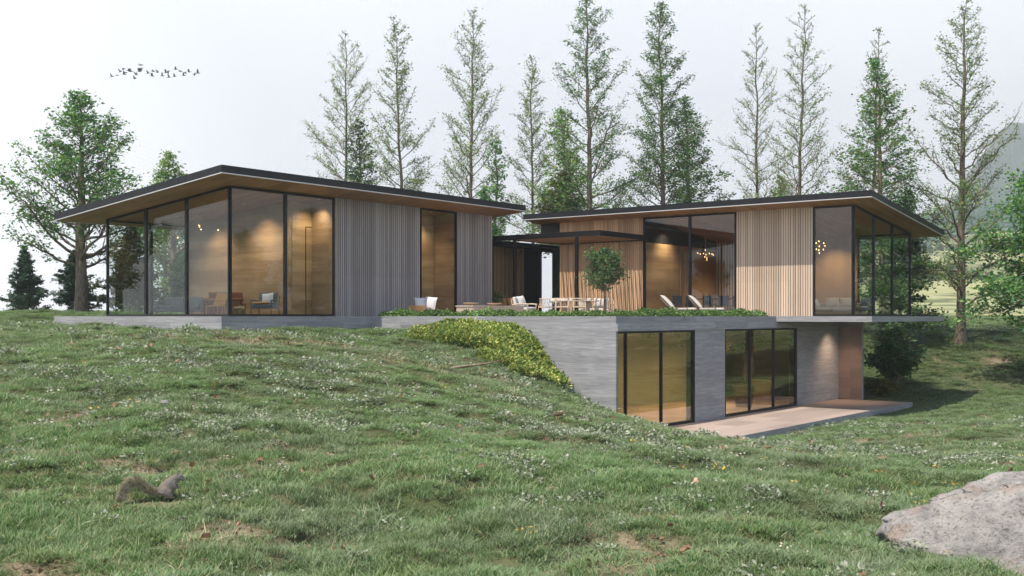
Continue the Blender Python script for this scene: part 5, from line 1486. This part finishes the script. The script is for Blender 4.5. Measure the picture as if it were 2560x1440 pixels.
# ------------------------------------------------------------------ boulder and stones
def rock(name, label, loc, dims, seed, rot=0, sub=5, rough=.25, cat='rock', cuts=6, mat='rock', shelf=False):
    import bmesh
    bm = bmesh.new(); bmesh.ops.create_icosphere(bm, subdivisions=sub, radius=1.0)
    rng = random.Random(seed); off = Vector((rng.random()*50, rng.random()*50, rng.random()*50))
    planes = [(Vector((rng.gauss(0, 1), rng.gauss(0, 1), rng.gauss(.3, .8))).normalized(), rng.uniform(.72, .95)) for _ in range(cuts)] if isinstance(cuts, int) else [(Vector(c[:3]).normalized(), c[3]) for c in cuts]
    for v in bm.verts:
        d = v.co.normalized()
        n1 = mnoise.fractal(d*1.1+off, 1.0, 2.0, 3); n2 = mnoise.fractal(d*3.6+off, .9, 2.1, 4); n3 = mnoise.ridged_multi_fractal(d*2.2+off, 1.0, 2.0, 4, 1.0, 2.0)
        p = d*(1 + n1*rough + n2*.075 - n3*.045)
        for pn, pd in planes:
            s = p.dot(pn)-pd
            if s > 0: p -= pn*s*.85
        if shelf: p.z *= .70 + .30*max(0, min(1, (p.x+.78)/.42))**1.3; p.z += .07*mnoise.fractal(d*7+off, .8, 2.2, 3)
        v.co = Vector((p.x*dims[0], p.y*dims[1], p.z*dims[2]))
    me = bpy.data.meshes.new(name); bm.to_mesh(me); bm.free()
    me.polygons.foreach_set('use_smooth', [True]*len(me.polygons)); me.materials.append(M[mat])
    o = bpy.data.objects.new(name, me); link(o); o.location = loc; o.rotation_euler = (0, 0, rot)
    return tag(o, label, cat)
m = NT('lichened_stone')
v = m.coord('Object'); a = m.noise(v, 2.6, 8, .62, .4); b = m.noise(v, 9, 7, .7, .3); c = m.noise(v, 38, 5, .7); d = m.noise(m.coord('Object', loc=(7, 2, 1)), 2.1, 6, .6, .8)
col = m.mix(m.ramp(a, [(.32, 0.), (.68, 1.)]), (.15, .15, .155), (.36, .355, .35))
col = m.mix(m.ramp(b, [(.45, 0.), (.62, .7)]), col, (.36, .35, .34))
col = m.mix(m.ramp(b, [(.30, .65), (.42, 0.)]), col, (.10, .10, .10))
col = m.mix(m.ramp(d, [(.56, 0.), (.68, .75)]), col, (.26, .185, .145))
col = m.mix(m.ramp(c, [(.54, 0.), (.64, .8)]), col, (.09, .09, .085))
vo = m.n('TexVoronoi'); vo.feature = 'DISTANCE_TO_EDGE'; m.l(m.mix(.25, v, m.n('TexNoise').outputs['Color']), vo.inputs['Vector']); vo.inputs['Scale'].default_value = 2.4
crk = m.ramp(m.math('ADD', vo.outputs[0], m.math('MULTIPLY', m.ramp(d, [(.50, 1.), (.56, 0.)]), .1)), [(.0, 0.), (.010, 1.)])
col = m.mix(m.math('MULTIPLY', m.math('SUBTRACT', 1.0, crk), .75), col, (.03, .028, .025))
h = m.math('ADD', m.math('ADD', m.math('MULTIPLY', a, .6), m.math('MULTIPLY', b, .5)), m.math('ADD', m.math('MULTIPLY', c, .2), m.math('MULTIPLY', crk, .25)))
M['rock'] = m.done(m.bsdf(col, .85, 0, m.bump(h, 1.0, .09), .25))
rock('boulder', 'large grey boulder with rust stains lying in the grass', (4.10, 7.6, gz(3.9, 7.6)+.0), (1.40, .78, .56), 8, rot=.04, cuts=[(0, 0, 1, .80), (-.15, -.7, .6, .86), (.1, .8, .5, .9), (-.75, -.5, .25, .88), (.2, -.95, .1, .9), (-.35, -.3, .9, .92)], rough=.20, sub=6, shelf=True)
rock('flat_stone', 'small flat pale stone in the grass in front of the boulder', (3.03, 7.12, gz(3.03, 7.12)+.015), (.115, .08, .045), 12, sub=4, cat='stone')
rock('loose_stone', 'rusty brown stone lying alone on the lawn below the deck', (1.60, 9.54, gz(1.60, 9.54)+.03), (.034, .03, .036), 15, sub=4, cat='stone', mat='clay')
rock('loose_stone', 'pale stone half sunk in the lawn before the west pavilion', (-4.77, 15.0, gz(-4.77, 15.0)+.04), (.075, .05, .035), 17, sub=4, cat='stone')
t = thing('fallen_branch', 'bleached fallen branch lying below the leafy bank', 'branch', (-1.05, 27.4, gz(-1.05, 27.4)+.06), .5)
mb = MB(); mb.tube([(-.75, 0, 0), (-.2, .04, .07), (.4, -.02, .12), (.9, .06, .2)], [.035, .032, .025, .012], 7); mb.tube([(.1, .02, .08), (.35, .2, .1), (.5, .3, .06)], [.018, .012, .006], 6); mb.build('stem', M['bark_p'], t, smooth=True)

# ------------------------------------------------------------------ squirrel
def sq_mat(name, tail=False):
    m = NT(name); tc = m.n('TexCoord').outputs['Object']; sep = m.n('SeparateXYZ'); m.l(tc, sep.inputs[0])
    f = m.noise(m.coord('Object', scale=(60, 60, 60)), 3, 5, .7); g = m.noise(m.coord('Object'), 18, 4)
    grey = m.mix(f, (.07, .066, .062), (.22, .21, .20)); brown = m.mix(f, (.11, .066, .036), (.24, .15, .08))
    gn = m.n('NewGeometry'); ns = m.n('SeparateXYZ'); m.l(gn.outputs['Normal'], ns.inputs[0])
    k = m.ramp(m.math('ADD', m.math('MULTIPLY', ns.outputs[2], .55), m.math('MULTIPLY', g, .5)), [(.50, 0.), (.78, .6)])
    c = m.mix(k, grey, brown)
    # white belly and throat
    w = m.ramp(ns.outputs[2], [(.0, .7), (.12, 0.)])
    c = m.mix(m.math('MULTIPLY', w, .5), c, (.42, .40, .37))
    return m.done(m.bsdf(c, .95, 0, m.bump(f, .7, .004), .1))
M['sq'] = sq_mat('squirrel_coat')
M['sq_tail'] = mat_leaf('tail_hair', [(.14, .10, .065), (.27, .17, .09), (.09, .075, .065), (.36, .27, .17)], trans=.25, patch=20)
M['sq_fringe'] = mat_leaf('silver_hair', [(.52, .52, .50), (.38, .37, .35), (.62, .62, .60)], trans=.4, patch=20)
M['eye'] = mat_plain('dark_eye', (.004, .003, .003), .08)
sx_, sy_ = -2.86, 9.12
sq = thing('squirrel', 'grey brown squirrel crouching on the lawn with its bushy tail arched behind', 'squirrel', (sx_, sy_, gz(sx_, sy_)+.028), .16)
B = MB()
def chain(ps, n=12):
    ps = [(Vector(p), r) for p, r in ps]
    for (p, r), (q, s) in zip(ps, ps[1:]):
        st = max(2, int((q-p).length/(.35*min(r, s))))
        for i in range(st+1):
            t_ = i/st; c = p.lerp(q, t_); rr = r+(s-r)*t_
            B.ell(c, (rr, rr, rr), nu=n, nv=8)
chain([((-.055, 0, .060), .040), ((-.02, 0, .075), .062), ((.012, 0, .110), .057), ((.038, 0, .142), .043), ((.058, 0, .163), .032), ((.078, 0, .176), .030)])   # body to neck
chain([((.078, 0, .176), .030), ((.094, -.002, .172), .027), ((.112, -.003, .156), .018), ((.124, -.003, .147), .010)])                                            # head, muzzle
for s_ in (-1, 1):
    chain([((.070, s_*.017, .196), .010), ((.073, s_*.020, .212), .008), ((.076, s_*.021, .224), .004)], 8)                                                     # ear
    chain([((-.022, s_*.038, .062), .044), ((.004, s_*.046, .048), .034), ((.022, s_*.046, .030), .020)])                                                        # thigh, knee up front
    chain([((.022, s_*.046, .030), .018), ((-.020, s_*.044, .016), .011), ((.018, s_*.044, .008), .010), ((.052, s_*.044, .007), .008)], 8)                    # shank back to the hock, long foot
    chain([((.048, s_*.026, .128), .022), ((.054, s_*.030, .098), .015), ((.070, s_*.020, .082), .010), ((.088, s_*.010, .084), .007)], 10)                   # foreleg held to the chest
tailp = [((-.06, 0, .055), .022), ((-.11, -.004, .052), .026), ((-.16, -.010, .075), .030), ((-.21, -.018, .122), .036), ((-.265, -.030, .152), .038), ((-.315, -.048, .135), .036), ((-.348, -.075, .085), .030), ((-.362, -.105, .030), .022), ((-.366, -.125, .008), .010)]
chain([(p, r*.62) for p, r in tailp])
body = B.build('body', M['sq'], sq)
rm = body.modifiers.new('one_skin', 'REMESH'); rm.mode = 'VOXEL'; rm.voxel_size = .0035; rm.use_smooth_shade = True
sm = body.modifiers.new('soft', 'SMOOTH'); sm.iterations = 6; sm.factor = .5
for s_ in (-1, 1):
    mb = MB(); mb.ell((.100, s_*.0225-.002, .178), (.0052, .0032, .0052), nu=10, nv=7); mb.build('eye', M['eye'], sq, smooth=True)
rs = np.random.RandomState(9)
tp_ = np.array([p for p, r in tailp]); tr_ = np.array([r for p, r in tailp])
def hairs(n, r0, r1, ln, w, mat, nm):
    q = rs.rand(n)*(len(tp_)-1.02); i = q.astype(int); f = (q-i)[:, None]
    c = tp_[i]*(1-f)+tp_[i+1]*f; dr = tp_[i+1]-tp_[i]; dr /= np.linalg.norm(dr, axis=1)[:, None]; r = (tr_[i]*(1-f[:, 0])+tr_[i+1]*f[:, 0])[:, None]
    a = rs.normal(size=(n, 3)); a -= (a*dr).sum(1)[:, None]*dr; a /= np.linalg.norm(a, axis=1)[:, None]
    b0 = c + a*r*(r0+(r1-r0)*rs.rand(n, 1)); d = a*.75+dr*.9+rs.normal(size=(n, 3))*.18; d /= np.linalg.norm(d, axis=1)[:, None]
    s = np.cross(d, rs.normal(size=(n, 3))); s /= np.linalg.norm(s, axis=1)[:, None]; L_ = (ln*(.6+.8*rs.rand(n)))[:, None]*(.6+.4*r/.034)
    v_ = np.stack([b0-s*w, b0+s*w, b0+d*L_], 1).reshape(-1, 3)
    np_mesh(nm, v_, np.arange(3*n), 3, M[mat], sq)
hairs(7000, .3, .72, .036, .0010, 'sq_tail', 'tail_hair')
hairs(4600, .6, .95, .042, .0008, 'sq_fringe', 'tail_fringe')

# ------------------------------------------------------------------ birds
M['bird'] = mat_plain('dark_plumage', (.05, .053, .058), .8)
def bird(kind):
    mb = MB()
    mb.tube([(-.20, 0, 0), (-.14, 0, .0), (0, 0, .012), (.12, 0, .02), (.20, 0, .035), (.27, 0, .03)], [.012, .04, .062, .05, .028, .006], 8)
    mb.hexa([(-.36, -.05, -.012), (-.14, -.02, -.008), (-.14, .02, -.008), (-.36, .05, -.012)], [(-.36, -.05, -.004), (-.14, -.02, .008), (-.14, .02, .008), (-.36, .05, -.004)])
    up = {'raised': 1.05, 'level': .12, 'lowered': -.75}[kind]
    for s_ in (-1, 1):
        pr = []
        for k, (t_, ch) in enumerate(((0, .17), (.35, .20), (.7, .15), (1, .03))):
            an = up*(1 if k < 2 else .75); y_ = s_*(.03+.46*t_*math.cos(an)); z_ = .02+.46*t_*math.sin(an)
            pr.append(((-.02-ch*.55-.06*t_, y_, z_), (-.02+ch*.45-.06*t_, y_, z_)))
        for (a0, b0), (a1, b1) in zip(pr, pr[1:]):
            th_ = Vector((0, 0, .008))
            mb.hexa([Vector(a0), Vector(b0), Vector(b1), Vector(a1)], [Vector(a0)+th_, Vector(b0)+th_, Vector(b1)+th_, Vector(a1)+th_])
    return mb
bm_ = {}
bpos = [(340, 440, 'raised'), (448, 413, 'level'), (520, 337, 'raised'), (588, 267, 'lowered'), (605, 393, 'raised'), (632, 355, 'level'), (705, 310, 'level'), (740, 330, 'raised'), (828, 485, 'raised'), (862, 398, 'raised'), (962, 195, 'level'), (965, 262, 'lowered'), (930, 330, 'raised'), (948, 300, 'level'), (1112, 370, 'raised'), (1200, 427, 'raised'), (1222, 327, 'level'), (1312, 350, 'raised'), (1420, 425, 'raised'), (1497, 357, 'raised'), (1540, 322, 'lowered'), (1560, 455, 'raised'), (1677, 437, 'raised'), (1703, 285, 'raised'), (1808, 328, 'level'), (1900, 352, 'lowered'), (1876, 418, 'raised'), (1985, 340, 'raised'), (2108, 382, 'lowered'), (2176, 365, 'raised')]
br = random.Random(4)
one = {0: 'hindmost dark bird of the flock with raised wings', 10: 'topmost dark bird of the flock gliding level', 8: 'lowest dark bird of the flock with raised wings', 29: 'leading dark bird at the front end of the flock'}
for k, (cx, cy, kd) in enumerate(bpos):
    px, py = 240+cx/8.533, 140+cy/8.533
    Y = 150+br.uniform(-6, 6)
    lb = one.get(k, 'small dark bird flying in the flock with wings ' + {'raised': 'raised high', 'level': 'held level', 'lowered': 'beating down'}[kd])
    if kd not in bm_:
        o = bird(kd).build('bird', M['bird'], smooth=False); bm_[kd] = o
    else:
        o = bm_[kd].copy(); link(o)
    o.location = ((px-1280)/2738*Y, Y, (790.5-py)/2738*Y); o.rotation_euler = (br.uniform(-.25, .25), br.uniform(-.1, .1), br.uniform(-.35, .35)); s = br.uniform(1.0, 1.25); o.scale = (s, s, s)
    tag(o, lb, 'bird', 'flock of birds')
# ------------------------------------------------------------------ air
mb = MB(); mb.box(-500, 1700, -40, 2300, -330, 460)
m = NT('hazy_air')
pv = m.n('VolumePrincipled')
pv.inputs['Color'].default_value = (0.86, 0.92, 1.0, 1)
pv.inputs['Density'].default_value = 0.0005
pv.inputs['Anisotropy'].default_value = 0.2
m.l(pv.outputs[0], m.out.inputs['Volume'])
tag(mb.build('haze', m.mat), kind='stuff')
